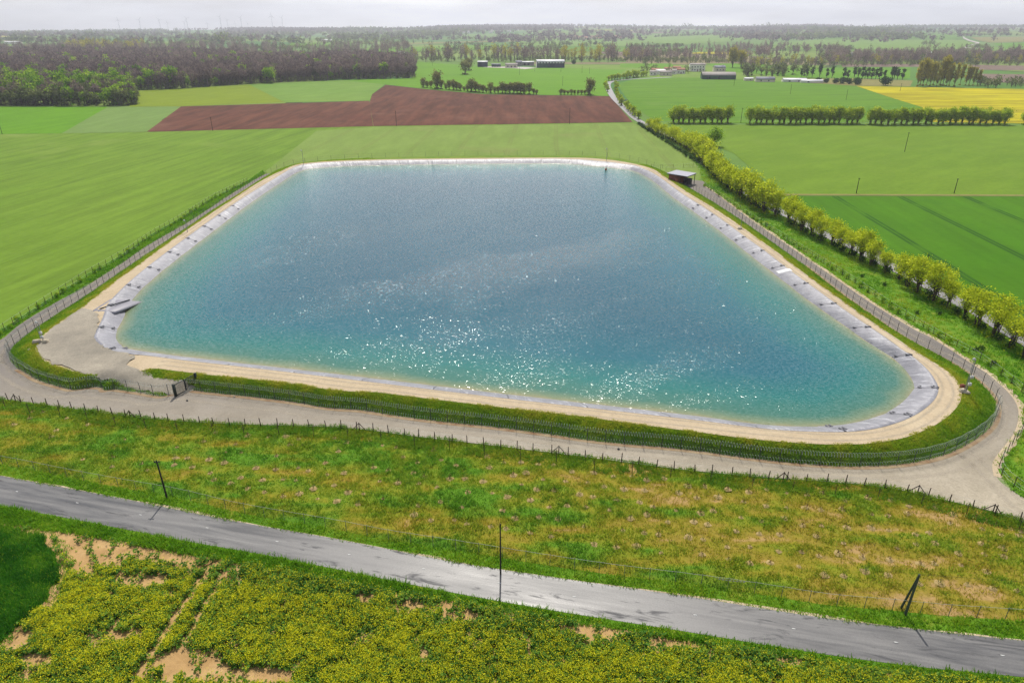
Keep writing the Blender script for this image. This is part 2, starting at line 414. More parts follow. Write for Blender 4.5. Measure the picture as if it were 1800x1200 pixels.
drape('crop_field', px((-700, 238), (0, 237), (256, 232.5), (657, 222.5), (1113, 215.5), (1120, 219), (1160, 240), (1238, 298), (1225, 330), (1000, 420), (300, 700), (0, 760), (-900, 800)), M['field_main'], 0.)
drape('crop_strip', px((557, 230), (657, 223.5), (1112, 216.5), (1122, 220), (1158, 243), (1190, 262), (1238, 300), (1225, 320), (1000, 330), (560, 330), (464, 303), (472, 297)), M['field_far_strip'], .02)
drape('ploughed_field', px((258, 232), (318, 187.5), (649, 177.5), (656, 222)), M['plough'], .03)
drape('ploughed_field', px((656.5, 222), (649.5, 181), (654, 166), (678, 149.5), (755, 158), (850, 166), (1040, 169), (1072, 169.5), (1112, 215)), M['plough'], .04)
drape('green_field', px((-300, 188), (190, 188), (108, 235), (-300, 238)), M['lush'], .03)
drape('pale_field', px((190, 188), (315, 188), (257, 232), (108, 235)), M['pale'], .03)
drape('grass_field', px((224, 160), (300, 157), (438, 149), (500, 180), (318, 187), (228, 188)), M['yellowgreen'], .03)
drape('pale_field', px((438, 149), (600, 141), (680, 143), (676, 149), (654, 166), (650, 177.3), (500, 180.3)), M['pale2'], .03)
drape('farm_field', px((600, 141), (724, 138), (730, 109), (850, 117), (950, 119), (1100, 123), (1064, 148), (1070, 169), (1040, 168.5), (850, 165), (755, 157.5), (678, 148.8)), M['farm'], .05)
drape('wheat_field', px((1084, 148), (1128, 136), (1250, 137), (1400, 145), (1505, 152), (1560, 170), (1620, 188), (1640, 214), (1240, 217), (1150, 212), (1110, 185)), M['east'], .05)
drape('rapeseed_field', px((1505, 151.5), (1800, 157), (2300, 168), (2300, 219), (1800, 217.5), (1640, 215), (1620, 188.5), (1560, 170)), M['rape_far'], .09)
drape('meadow_field', px((1170, 219), (1800, 221), (2400, 223), (2400, 345), (1800, 343), (1375, 342), (1290, 270)), M['mid_east'], .03)
drape('wheat_field', px((1375, 345), (1800, 346), (2400, 347), (2600, 800), (1800, 585), (1620, 480), (1440, 385)), M['dark_east'], .03)
drape('field_track', px((1374, 341), (1800, 342.5), (2400, 344), (2400, 346), (1800, 345), (1376, 343.6)), M['ochre'], .06)
drape('dry_field', px((1380, 139), (1500, 138), (1605, 142), (1600, 152), (1500, 151), (1420, 146)), M['ochre'], .07)
drape('bare_field', px((1720, 130), (1800, 131), (1900, 132), (1900, 148), (1720, 145)), M['mauve'], .08)
drape('bare_field', px((1480, 112), (1620, 113), (1620, 118), (1480, 118)), M['mauve'], .12)
drape('bare_field', px((1700, 114), (1800, 116), (1800, 124), (1710, 123)), M['mauve'], .1)
drape('green_field', px((1240, 112), (1330, 112), (1400, 120), (1600, 119), (1600, 138), (1400, 137), (1270, 125)), M['lush'], .05)
drape('green_field', px((1090, 112), (1180, 112), (1190, 120), (1090, 119)), M['farm'], .1)
drape('pale_field', px((720, 100), (1000, 100), (1100, 104), (1100, 110), (720, 108)), M['pale'], .1)
def far_sheet(name, mat, zo, *pts):
    drape(name, px(*pts), mat, zo, cell=90.)
far_sheet('far_field', M['pale2'], .8, (1350, 79.5), (1440, 70), (1690, 70.5), (1740, 83), (1800, 88), (1800, 94), (1600, 93), (1350, 87))
far_sheet('far_field', M['east'], .8, (1410, 63), (1480, 58.5), (1690, 60), (1690, 69.5), (1440, 69.5))
far_sheet('far_field', M['ochre'], .8, (1705, 66), (1830, 65), (1830, 73), (1742, 76), (1720, 72))
far_sheet('far_field', M['lush'], .8, (1745, 77), (1830, 75), (1830, 92), (1765, 86))
far_sheet('far_field', M['pale2'], .8, (900, 78), (925, 69.5), (1060, 69.5), (1140, 75), (1100, 82), (930, 82))
far_sheet('far_field', M['east'], .9, (930, 82.5), (1100, 82.5), (1220, 86), (1190, 93), (1060, 91.5), (900, 88))
far_sheet('far_field', M['pale2'], .8, (1090, 67), (1190, 60), (1300, 61), (1305, 72), (1200, 79), (1130, 75))
far_sheet('far_field', M['mauve'], .8, (1050, 92), (1115, 92), (1130, 98), (1075, 99))
far_sheet('far_field', M['ochre'], .8, (690, 78), (752, 75.5), (920, 70), (920, 73), (790, 76), (690, 80))
far_sheet('far_field', M['rape_far'], .9, (1205, 95), (1240, 91.5), (1295, 92.5), (1280, 97))
far_sheet('far_field', M['farm'], .8, (640, 86), (740, 83), (840, 80), (900, 79), (880, 87), (640, 95))
far_sheet('far_field', M['pale2'], .8, (285, 91), (345, 87), (360, 94), (330, 97), (285, 97))
far_sheet('far_field', M['pale2'], .8, (395, 93), (450, 90), (520, 95), (480, 99), (400, 99))
far_sheet('far_field', M['farm'], .8, (510, 76), (620, 75), (620, 83), (510, 82))
far_sheet('far_field', M['pale'], .8, (105, 65), (300, 59), (480, 60), (480, 66), (300, 66), (110, 67.5))

# ------------------------------------------------------------------ the reservoir: rings round its centre
ZC, ZW = 1.75, .45
CEN = np.array([-9., 195.])
NA = 1800; ANG = np.linspace(-PI, PI, NA, endpoint=False)
def ring(pts, z, sm=7):
    p = catmull(at(np.array([q[0] for q in pts]), np.array([q[1] for q in pts]), z), 16, True) - CEN
    a = np.arctan2(p[:, 1], p[:, 0]); r = np.hypot(p[:, 0], p[:, 1]); o = np.argsort(a)
    R = np.interp(ANG, a[o], r[o], period=2 * PI)
    k = np.hanning(sm * 2 + 1); k /= k.sum()
    return np.convolve(np.r_[R[-sm:], R, R[:sm]], k, 'valid')
RW = ring([(199, 588), (203, 604), (225, 614), (300, 625), (412, 638), (600, 659.5), (875, 692), (1200, 729), (1350, 748), (1450, 750.5), (1500, 747), (1550, 733), (1590, 711), (1611, 686), (1610, 670), (1596, 650), (1570, 627), (1532, 604),
           (1473, 562), (1423, 527), (1364, 481), (1333, 457), (1275, 411), (1228, 376), (1186, 347), (1150, 318), (1123, 303), (1100, 297), (1040, 291), (980, 287), (800, 288), (640, 290.5), (560, 294.5), (525, 301),
           (487, 324), (439, 356), (379, 401), (311, 453), (262, 493), (229, 526), (214, 556)], ZW)
RL = ring([(169, 594), (184, 608), (217, 619), (262, 623.5), (337, 633), (412, 641), (600, 663), (875, 696.5), (1200, 733.5), (1350, 752), (1450, 757), (1500, 756), (1550, 748), (1600, 730), (1635, 705), (1646, 682), (1635, 660), (1600, 630), (1567, 602),
           (1489, 549), (1431, 507), (1388, 476), (1333, 434), (1275, 394), (1228, 362), (1186, 333), (1150, 308), (1123, 294), (1100, 289), (1040, 282.5), (980, 280.5), (800, 282), (640, 286), (562, 289), (525, 297), (499, 309),
           (450, 338), (375, 393), (319, 436), (240, 490), (197, 528), (183, 560), (171, 584)], ZC)
RC = ring([(1150, 298.5), (1174, 317), (1217, 346), (1267, 382), (1302, 403), (1353, 441), (1411, 480), (1469, 521), (1547, 577), (1625, 627), (1662, 649), (1684, 672), (1690, 693), (1680, 716), (1650, 742), (1600, 765), (1550, 776), (1500, 780), (1425, 779),
           (1325, 771), (1200, 755), (1058, 736), (900, 711), (737, 692.5), (600, 686), (525, 675), (450, 666.5), (375, 659), (300, 650), (217, 642), (201, 668), (150, 657), (90, 640), (67, 621), (64, 609), (86, 580), (142, 542), (169, 521), (225, 478),
           (285, 441), (360, 388), (420, 343), (465, 315), (499, 299), (530, 290.5), (600, 283), (800, 278.5), (1000, 277.3), (1060, 280), (1110, 287)], ZC)
RT = ring([(1200, 324), (1256, 358), (1306, 391), (1411, 466), (1489, 526), (1586, 592), (1652, 627), (1692, 651), (1720, 672), (1740, 694), (1748, 715), (1740, 745), (1710, 771), (1665, 795), (1625, 807), (1575, 815), (1500, 818.5), (1400, 813), (1300, 802), (1200, 788),
           (1058, 775), (900, 753), (737, 735), (600, 714), (458, 693), (376, 682), (347, 677), (309, 697), (285, 696), (240, 688), (187, 681), (131, 676), (75, 665), (37, 648), (21, 629), (22, 614), (37, 599), (67, 576), (109, 549), (169, 510),
           (225, 471), (274, 438), (330, 401), (375, 370), (424, 340), (461, 315), (500, 295), (560, 284), (650, 278.5), (800, 274.5), (1000, 273.5), (1060, 276), (1110, 283), (1160, 299)], 0.)
RL = np.maximum(RL, RW + 2.4); RC = np.maximum(RC, RL + 3.2); RT = np.maximum(RT, RC + 2.6)
def polar(x, y):
    dx, dy = np.asarray(x) - CEN[0], np.asarray(y) - CEN[1]
    return np.arctan2(dy, dx), np.hypot(dx, dy)
def rad(R, a): return np.interp(a, ANG, R, period=2 * PI)
def xy(R, a=None):
    a = ANG if a is None else a; r = rad(R, a)
    return np.stack([CEN[0] + np.cos(a) * r, CEN[1] + np.sin(a) * r], -1)
def hgt(x, y):
    """height of the embankment and, outside it, of the flat land"""
    a, r = polar(x, y); w, l, c, t = rad(RW, a), rad(RL, a), rad(RC, a), rad(RT, a)
    z = np.where(r < w, ZW - (w - r) * .45, np.where(r < l, ZW + (ZC - ZW) * (r - w) / (l - w), ZC))
    u = np.clip((r - c) / (t - c), 0, 1)
    return np.where(r > c, ZC * (1 - u) * (1 + .25 * u), z)
def pxh(*pts):
    u = np.array([q[0] for q in pts], float); v = np.array([q[1] for q in pts], float); p = at(u, v)
    for _ in range(25): p = .5 * p + .5 * at(u, v, hgt(p[:, 0], p[:, 1]))
    return p
yard = pxh((142, 543), (163, 545), (172, 551), (176, 570), (168, 585), (167, 597), (182, 610), (215, 621), (240, 624), (228, 635), (219, 643), (264, 661), (306, 668), (347, 678), (309, 697), (253, 687), (194, 668), (150, 656), (90, 639), (69, 621), (66, 610), (86, 581))
def strip(name, Ra, Rb, zf, n, mat, a0=-PI, a1=PI, rough=0., kind='structure'):
    k = ANG[(ANG >= a0) & (ANG <= a1)]; full = len(k) == NA
    pa, pb = xy(Ra, k), xy(Rb, k); t = np.linspace(0, 1, n)[:, None, None]
    p = (pa * (1 - t) + pb * t).reshape(-1, 2); z = zf(p[:, 0], p[:, 1])
    if rough: z = z + rough * (fbm(p[:, 0] / 1.3, p[:, 1] / 1.3, 3) - .3) * np.repeat(np.sin(np.linspace(0, PI, n)), len(k))
    if name in ('embankment', 'crest_path'): z = np.where(inside(yard, p[:, 0], p[:, 1]), np.minimum(z, hgt(p[:, 0], p[:, 1])) - .15, z)
    m = len(k); i = np.arange(m if full else m - 1); Fq = []
    for j in range(n - 1): Fq.append(np.stack([j * m + i, (j + 1) * m + i, (j + 1) * m + (i + 1) % m, j * m + (i + 1) % m], -1))
    return tag(obj(name, mesh(name, np.c_[p, z], np.concatenate(Fq), [mat], smooth=True)), kind=kind)
# crest path (sits on the crest), bank
strip('crest_path', RL * 1., RC + .1, lambda x, y: np.full(len(x), ZC), 8, M['sandpath'])
strip('embankment', RC - .1, RT + .6, lambda x, y: hgt(x, y), 7, M['bank'], rough=.25)
# gravel yard and the ramp up from the gate
yard_, _ = resample(np.vstack([yard, yard[:1]]), .8); yard_ = yard_[:-1]; yard_ = yard_ + (np.stack([fbm(yard_[:, 0] * .9, yard_[:, 1] * .9, 3), fbm(yard_[:, 0] * .9, yard_[:, 1] * .9, 8)], -1) - .5) * 1.8
drape('gravel_yard', yard_, M['yard'], .07, cell=.9, hfun=hgt)

# ------------------------------------------------------------------ water
nr = 70; tt = 1 - np.linspace(0, 1, nr) ** 1.6
ka = ANG[::3]; base = xy(RW, ka) - CEN
# the sheet runs under the liner edge
ext = (xy(RW + .25, ka) - CEN)
pts = [ext] + [base * t for t in tt[:-1]]
Vw = np.concatenate(pts) + CEN; m = len(ka)
shore = xy(RW, ANG[::4])
dep = np.full(len(Vw), 1e9)
for q in shore: dep = np.minimum(dep, np.hypot(Vw[:, 0] - q[0], Vw[:, 1] - q[1]))
dep[:2 * m] = 0
i = np.arange(m); Fq = []
for j in range(len(pts) - 1): Fq.append(np.stack([j * m + i, j * m + (i + 1) % m, (j + 1) * m + (i + 1) % m, (j + 1) * m + i], -1))
Vw = np.vstack([Vw, CEN[None]]); dep = np.r_[dep, 80.]; L0 = (len(pts) - 1) * m
tri = np.stack([L0 + i, L0 + (i + 1) % m, np.full(m, len(Vw) - 1)], -1)
def water():
    t = NT('reservoir water', .11, .5); p = t.pos(); d = t.attr('depth')
    wob = t.math('MULTIPLY', t.math('SUBTRACT', t.noise(p, .12, 4., .6), .5), 5.)
    dd = t.math('DIVIDE', t.math('ADD', d, t.math('MULTIPLY', wob, t.n('MapRange', i={0: d, 1: 0., 2: 6., 3: .1, 4: 1.}))), 60.)
    c = t.ramp(dd, [(0, lin((166, 154, 114))), (.022, lin((124, 142, 108))), (.055, lin((66, 122, 104))), (.14, lin((26, 118, 112))), (.3, lin((7, 102, 116))), (.5, lin((4, 92, 110))), (.8, lin((4, 86, 106)))])
    t.color(c); t.b.inputs['IOR'].default_value = 1.33
    # wind: streaks of rougher and smoother water, then two sizes of ripple
    st = t.noise(t.mapping(p, -.62, (.16, 1, 1)), .045, 5., .6, .5)
    st2 = t.noise(t.mapping(p, -.5, (.3, 1, 1)), .16, 4., .6, .3)
    amp = t.math('ADD', t.math('MULTIPLY', t.step(st, .46, .68), .28), t.math('MULTIPLY', t.step(st2, .35, .7), .34))
    def gust(u0, v0, u1, v1, wd, k):
        # a gust line on the water between two points, ruffling the surface
        a, b = at(u0, v0, ZW), at(u1, v1, ZW); d_ = b - a; L_ = float(np.hypot(*d_)); d_ /= L_
        q = t.n('VectorMath', operation='SUBTRACT', i={0: p, 1: (float(a[0]), float(a[1]), 0.)})
        def dot(vx, vy):
            nd_ = t.t.nodes.new('ShaderNodeVectorMath'); nd_.operation = 'DOT_PRODUCT'; t.set(nd_.inputs[0], q); nd_.inputs[1].default_value = (float(vx), float(vy), 0.); return nd_.outputs['Value']
        al = t.math('DIVIDE', dot(d_[0], d_[1]), L_); ac = t.math('DIVIDE', dot(-d_[1], d_[0]), wd)
        ac = t.math('ADD', ac, t.math('MULTIPLY', t.math('SUBTRACT', t.noise(p, .05, 3.), .5), 3.))
        f = t.math('MULTIPLY', t.math('EXPONENT', t.math('MULTIPLY', t.math('MULTIPLY', ac, ac), -1.)), t.math('EXPONENT', t.math('MULTIPLY', t.math('POWER', t.math('ABSOLUTE', t.math('SUBTRACT', t.math('MULTIPLY', al, 2.), 1.)), 3.), -1.2)))
        return t.math('MULTIPLY', f, k)
    for g_ in ((450, 560, 1210, 400, 5.5, .75), (1040, 700, 1340, 590, 3.5, .3), (330, 500, 640, 395, 7., .35), (560, 640, 1000, 560, 6., .2), (950, 470, 1330, 440, 5., .3)): amp = t.math('ADD', amp, gust(*g_))
    calm = t.n('MapRange', i={0: d, 1: 0., 2: 6., 3: .8, 4: 1.})
    sy = t.t.nodes.new('ShaderNodeSeparateXYZ'); t.t.links.new(p, sy.inputs[0])
    chop = t.n('MapRange', i={0: sy.outputs[1], 1: 280., 2: 301., 3: 0., 4: .8})     # the wind piles the ripples up against the far bank
    fetch = t.n('MapRange', i={0: sy.outputs[1], 1: 105., 2: 190., 3: 0., 4: .12})
    amp = t.math('MULTIPLY', t.math('ADD', t.math('ADD', t.math('ADD', amp, fetch), chop), WAVE_MIN), calm)
    r1 = t.noise(t.mapping(p, .15, (1., 1.6, 1)), 1.6, 3., .6, .4, 1)
    r2 = t.noise(t.mapping(p, -.1, (1., 1.4, 1)), 5., 2., .6, .3, 1)
    def slope(cn, k):
        s1 = t.n('VectorMath', operation='SUBTRACT', i={0: cn, 1: (.5, .5, .5)})
        return t.n('VectorMath', operation='MULTIPLY', i={0: s1, 1: (k, k, 0.)})
    s = t.n('VectorMath', operation='ADD', i={0: slope(r1, WAVE_A), 1: slope(r2, WAVE_B)})
    nd = t.t.nodes.new('ShaderNodeVectorMath'); nd.operation = 'SCALE'; t.set(nd.inputs[0], s); t.set(nd.inputs[3], amp)
    nn = t.n('VectorMath', operation='NORMALIZE', i={0: t.n('VectorMath', operation='ADD', i={0: nd.outputs[0], 1: (0, 0, 1.)})})
    t.set(t.b.inputs['Normal'], nn)
    return t.m
WAVE_MIN, WAVE_A, WAVE_B = .46, 1.3, 1.45
tag(obj('reservoir_water', mesh('reservoir_water', np.c_[Vw, np.full(len(Vw), ZW)], [np.concatenate(Fq), tri], [water()], smooth=True, attrs={'depth': dep})), kind='structure')

# ------------------------------------------------------------------ liner: a quilted plastic sheet on the inner slope
def liner_mat():
    t = NT('grey pond liner', .38, .5); o = t.pos(); s = t.attr('along'); a = t.attr('across')
    cx = t.n('CombineXYZ', i={0: s, 1: a, 2: 0.})
    w = t.noise(t.mapping(cx, 0, (1.2, .25, 1)), 1., 5., .65, .4)
    n = t.noise(o, .35, 4., .6)
    c = t.mix(t.step(n, .3, .7), lin((132, 131, 138)), lin((160, 159, 166)))
    c = t.mix(t.math('MULTIPLY', t.step(w, .56, .68), .6), c, lin((226, 226, 230)))  # highlights on the crinkles, painted into the sheet colour as pale streaks
    fr = t.math('ABSOLUTE', t.math('SUBTRACT', t.math('FRACT', t.math('ADD', t.math('DIVIDE', s, SEAMLEN), .5)), .5))
    c = t.mix(t.math('MULTIPLY', t.math('LESS_THAN', fr, .012), .75), c, lin((66, 66, 74)))
    t.color(c); t.bump(w, .8, .35); t.set(t.b.inputs['Roughness'], t.math('ADD', .3, t.math('MULTIPLY', n, .2))); return t.m
SEAM = 12.5
SEAMLEN = 12.5
pl = xy(RL); ds = np.r_[0, np.cumsum(np.hypot(*np.diff(np.vstack([pl, pl[:1]]), axis=0).T))]; LEN = ds[-1]; ds = ds[:-1]
ns = int(LEN / .45); ss = np.linspace(0, LEN, ns, endpoint=False); sa = np.interp(ss, ds, ANG)
inn = xy(RW - 1.2, sa); out = xy(RL + .35, sa); nt = 12; SEAMLEN = LEN / round(LEN / SEAM)
ph = np.abs(np.sin(PI * ss / (LEN / round(LEN / SEAM)))) ** .4
Vl = []; AL = []; AC = []
for j in range(nt):
    t = j / (nt - 1); p = inn * (1 - t) + out * t
    nearf = np.where((sa > -2.25) & (sa < -1.1), .3, 1.)
    slipf = 1 - .95 * np.exp(-((sa - float(polar(*at(205, 537, 1.3))[0])) / .034) ** 4)
    z = hgt(p[:, 0], p[:, 1]) + .04 + slipf * (math.sin(PI * t) ** .6 * (.10 + .22 * ph) * nearf + .05 * math.sin(PI * t) * vnoise(ss * .9, ss * 0 + t * 2, 4))
    if j == nt - 1: z = hgt(p[:, 0], p[:, 1]) + .03
    Vl.append(np.c_[p, z]); AL.append(ss); AC.append(np.full(ns, t * 4.))
i = np.arange(ns); Fq = np.concatenate([np.stack([j * ns + i, (j + 1) * ns + i, (j + 1) * ns + (i + 1) % ns, j * ns + (i + 1) % ns], -1) for j in range(nt - 1)])
cen0 = at(1431, 520, 1.)
lin_root = thing('reservoir_liner', 'grey quilted plastic liner lining the inner slope all round the water', 'pond liner', (0, 0, 0))
obj('liner_sheet', mesh('liner_sheet', np.concatenate(Vl), Fq, [liner_mat()], smooth=True, attrs={'along': np.concatenate(AL), 'across': np.concatenate(AC)}), lin_root)
nseam = int(round(LEN / SEAM)); pm = MB().box((0, 0, 0), (1.1, .34, .1)).box((0, .55, 0), (.9, .26, .1)).mesh('ballast_bar', [plain('dark rubber strap', (112, 112, 118), .6)])
def liner_pt(s, t):
    a = np.interp(s % LEN, ds, ANG); w, o = xy(RW - 1.2, np.array([a]))[0], xy(RL + .35, np.array([a]))[0]
    p = w * (1 - t) + o * t; d = o - w
    return (p[0], p[1], float(hgt(p[0], p[1])) + .14 + .1 * math.sin(PI * t)), math.atan2(d[1], d[0])
cnt = 0
for k in range(nseam):
    a = np.interp(k * LEN / nseam, ds, ANG)
    if .35 < a < 2.75 or -2.2 < a < -1.15: continue       # far bank and the narrow near bank show none
    for t in (.42, .86):
        if cnt < 96:
            p, r = liner_pt(k * LEN / nseam, t); obj('ballast_bar', pm, lin_root, p, r); cnt += 1
# white repair sheet on the east bank
aw = polar(*at(1376, 478, 1.2))[0]; sw = float(np.interp(aw, ANG, ds)); vs = []
for q in range(5):
    for e in (-.9, .9):
        (x_, y_, z_), _ = liner_pt(sw + e, .3 + .7 * q / 4); vs.append((x_, y_, z_ + .16))
tag(obj('repair_sheet', mesh('repair_sheet', np.array(vs), np.array([[2 * q, 2 * q + 1, 2 * q + 3, 2 * q + 2] for q in range(4)]), [M['white_roof']], smooth=True), lin_root), 'white repair sheet laid across the grey liner')
# slipway by the yard
A_, B_, D_ = at(164, 545.5, ZC), at(194, 526.5, ZC), at(203, 547, ZC); C_ = at(246, 529, .7)
sl = MB(); top = np.r_[[np.r_[A_, ZC + .08]], [np.r_[D_, ZC + .1]], [np.r_[C_, .62]], [np.r_[B_, ZC + .08]]]
sl.add(np.vstack([top, (top - top.mean(0)) * [1.12, 1.25, 1] + top.mean(0) - [0, 0, .45]]), [[0, 1, 2, 3], [0, 4, 5, 1], [1, 5, 6, 2], [2, 6, 7, 3], [3, 7, 4, 0], [7, 6, 5, 4]])
slip = thing('boat_slipway', 'grey wedge shaped slipway running from the gravel yard into the water', 'slipway', (0, 0, 0))
obj('slab', sl.mesh('slab', [plain('grey slipway sheet', (150, 148, 156), .5)]), slip)
pa, pb = at(176, 544, ZC), at(228, 527.5, 1.1)
obj('guide_rail', MB().tube([np.r_[pa, ZC + .2], np.r_[pb, 1.2]], .12, 6).mesh('guide_rail', [M['dark_box']]), slip)
# ------------------------------------------------------------------ gravel track, road, lane
track_outer = [(1214, 316), (1236, 318.5), (1242, 323), (1240, 328), (1256, 338), (1310, 378), (1372, 421), (1450, 475), (1528, 529), (1606, 577), (1637, 592), (1679, 618), (1707, 637), (1736, 655), (1757, 672), (1778, 692), (1791, 711), (1795, 733), (1787, 763),
               (1765, 792), (1750, 815), (1752, 838), (1775, 860), (1805, 878), (1900, 930), (1960, 960)]
track_near = [(1960, 985), (1800, 916), (1750, 900), (1650, 876), (1550, 855), (1450, 846), (1325, 837), (1200, 825), (1058, 807), (875, 784), (737, 768), (600, 751), (412, 745), (275, 736), (137, 719), (0, 700), (-160, 682)]
track_left = [(-160, 655), (-60, 625), (0, 598), (37, 569), (94, 534), (150, 504), (210, 466), (262, 430), (322, 396), (375, 362), (412, 338), (450, 315), (466, 306)]
tp = np.vstack([catmull(px(*track_outer), 6), catmull(px(*track_near), 6), catmull(px(*track_left), 6), px((560, 300), (800, 300), (1100, 300), (1190, 312))])
drape('gravel_track', tp, M['gravel'], .035)
strip('fence_foot', RT + .2, RT + 1.0, lambda x, y: np.full(len(x), .05) + .03 * (vnoise(x * 2, y * 2, 4) - .5), 3, M['rust_soil'], -2.3, -.35)
# thin worn edge of sandy soil outside the track on the east side, and at the foot of the security fence
edge = catmull(px(*track_outer[3:22]), 6); nn_ = normals2(edge)
wv = .25 + .6 * vnoise(np.arange(len(edge)) * .7, np.zeros(len(edge)), 3)
drape('worn_edge', np.vstack([edge + nn_ * wv[:, None], (edge - nn_ * .35)[::-1]]), M['sandpath'], .05)
drape('grass_margin', np.vstack([catmull(px(*track_left[2:]), 6)[::-1] + [.15, 0], catmull(px((-10, 592), (97, 524), (157, 484), (221, 447), (270, 413), (322, 383), (375, 349), (435, 319), (466, 298)), 6) - [1.2, 0]]), M['verge'], .02)

road_top = catmull(px((-400, 770), (-200, 798), (0, 836), (183, 870), (298, 893), (412, 916), (600, 949), (792, 986.5), (967, 1014), (1200, 1047), (1450, 1086), (1650, 1110), (1800, 1126), (2050, 1150), (2300, 1170), (2700, 1200), (3300, 1240)), 10)
road_bot = catmull(px((-400, 818), (-200, 846), (0, 888), (183, 923), (321, 950), (458, 974), (600, 1002), (783, 1039), (967, 1072), (1200, 1109), (1400, 1142), (1600, 1170), (1800, 1190), (2050, 1218), (2300, 1240), (2700, 1275), (3300, 1322)), 10)
ROADDIR = math.atan2(*((road_top[110] - road_top[30])[::-1]))
M['tarmac'] = tarmac()
drape('road', np.vstack([road_bot, road_top[::-1]]), M['tarmac'], .06)
e_ = road_top; wv = .1 + .45 * np.clip(vnoise(np.arange(len(e_)) * .16, np.zeros(len(e_)), 5) * 2.4 - 1.2, 0, 1)
nn_ = normals2(e_); drape('road_shoulder', np.vstack([e_ - nn_ * .1, (e_ + nn_ * wv[:, None] * .8)[::-1]]), M['sandpath'], .045)
dm = MB()
for (u, v) in [(30, 864), (136, 884), (247, 905), (364, 928), (487, 952), (614, 975), (745, 1000), (878, 1025), (1010, 1049), (1222, 1081), (1395, 1105), (1575, 1129), (1762, 1152)]:
    p = at(u, v); dm.box((p[0], p[1], .072), (.36, .1, .006), ROADDIR)
tag(obj('road_markings', dm.mesh('road_markings', [M['white']])), kind='structure')
mid_rt = (road_top + road_bot) / 2

rowA = catmull(px((1385, 391), (1407, 404), (1450, 426), (1485, 442), (1532, 468), (1567, 485), (1606, 510), (1652, 532), (1695, 559), (1738, 586), (1800, 624), (1880, 672)), 8)
rowB = catmull(px((1123, 219.5), (1158, 238), (1189, 252), (1221, 271), (1244, 296), (1267, 320), (1302, 348), (1341, 371), (1357, 379)), 8)
lane_c = np.vstack([px((1180, 136), (1130, 138.5), (1090, 141), (1074, 144), (1068, 149), (1071, 159), (1079, 172), (1101, 194), (1119, 210)), [rowB[4] + [5, 0]], rowB[14::10] + [5.0, .5], rowA[0:1] + [4.8, .4], rowA[12::10] + [4.6, .6], rowA[-1:] + [4.6, .6]])
lane_c = catmull(lane_c, 8); nn_ = normals2(lane_c)
wl = np.interp(lane_c[:, 1], [150, 420, 800], [2.1, 2.1, 3.2])[:, None]
drape('lane', np.vstack([lane_c + nn_ * wl, (lane_c - nn_ * wl)[::-1]]), M['lane'], .11)
east_strip = np.vstack([catmull(px(*track_outer[3:-1]), 4), [[140., 40.]], (rowA + [2.4, 0])[::-1], (rowB + [2.6, 0])[::-1][:46]])
drape('grass_strip', east_strip, M['verge'], .012)

def rut_mat():
    t = NT('compacted wheel track', .95, .1); p = t.pos(); a = t.attr('across')
    n = t.noise(p, .6, 5., .7); c = t.mix(t.noise(p, 2.5, 4.), lin((196, 184, 164)), lin((214, 204, 184))); t.color(c)
    f = t.math('MULTIPLY', t.math('SUBTRACT', 1., t.math('ABSOLUTE', a)), t.step(n, .2, .6))
    mx_ = t.n('MixShader', i={0: t.math('MULTIPLY', f, .5), 1: t.n('BsdfTransparent'), 2: t.b.outputs[0]}); t.t.links.new(mx_, t.out.inputs[0]); return t.m
RUT = rut_mat()
def ruts(name, pts, zf, offs=(-1., .85), w=.6):
    p, _ = resample(pts, 1.5); n = normals2(p); wob = (fbm(np.arange(len(p)) * .06, np.zeros(len(p)), 9) - .5)[:, None] * 1.2
    for o in offs:
        c = p + n * (o + wob); V = []; A = []
        for e in (-1, 0, 1):
            q = c + n * w * e; V.append(np.c_[q, zf(q[:, 0], q[:, 1])]); A.append(np.full(len(p), float(e)))
        m = len(p); i = np.arange(m - 1); Fq = np.concatenate([np.stack([j * m + i, j * m + i + 1, (j + 1) * m + i + 1, (j + 1) * m + i], -1) for j in (0, 1)])
        tag(obj(name, mesh(name, np.concatenate(V), Fq, [RUT], attrs={'across': np.concatenate(A)})), kind='structure')
fl_ = lambda x, y: np.full(len(x), .042)
kk = np.linspace(-2.4, -.75, 120); ruts('wheel_tracks', xy(RT + 2.3, kk), fl_); ruts('wheel_tracks', xy(RT + 2.2, np.linspace(-.75, .9, 120)), fl_, (-.9, .8)); ruts('wheel_tracks', xy(RT + 2.2, np.linspace(2.4, 3.95, 140)), fl_, (-.9, .8))
ruts('wheel_tracks', catmull(px((1700, 800), (1735, 830), (1790, 885), (1900, 955)), 10), fl_)
ruts('wheel_tracks', xy((RL + RC) / 2, np.linspace(-2.1, .95, 300)), lambda x, y: np.full(len(x), ZC + .012), (-.75, .75), .35); ruts('wheel_tracks', xy((RL + RC) / 2, np.linspace(2.2, 3.3, 160)), lambda x, y: np.full(len(x), ZC + .012), (-.75, .75), .35)

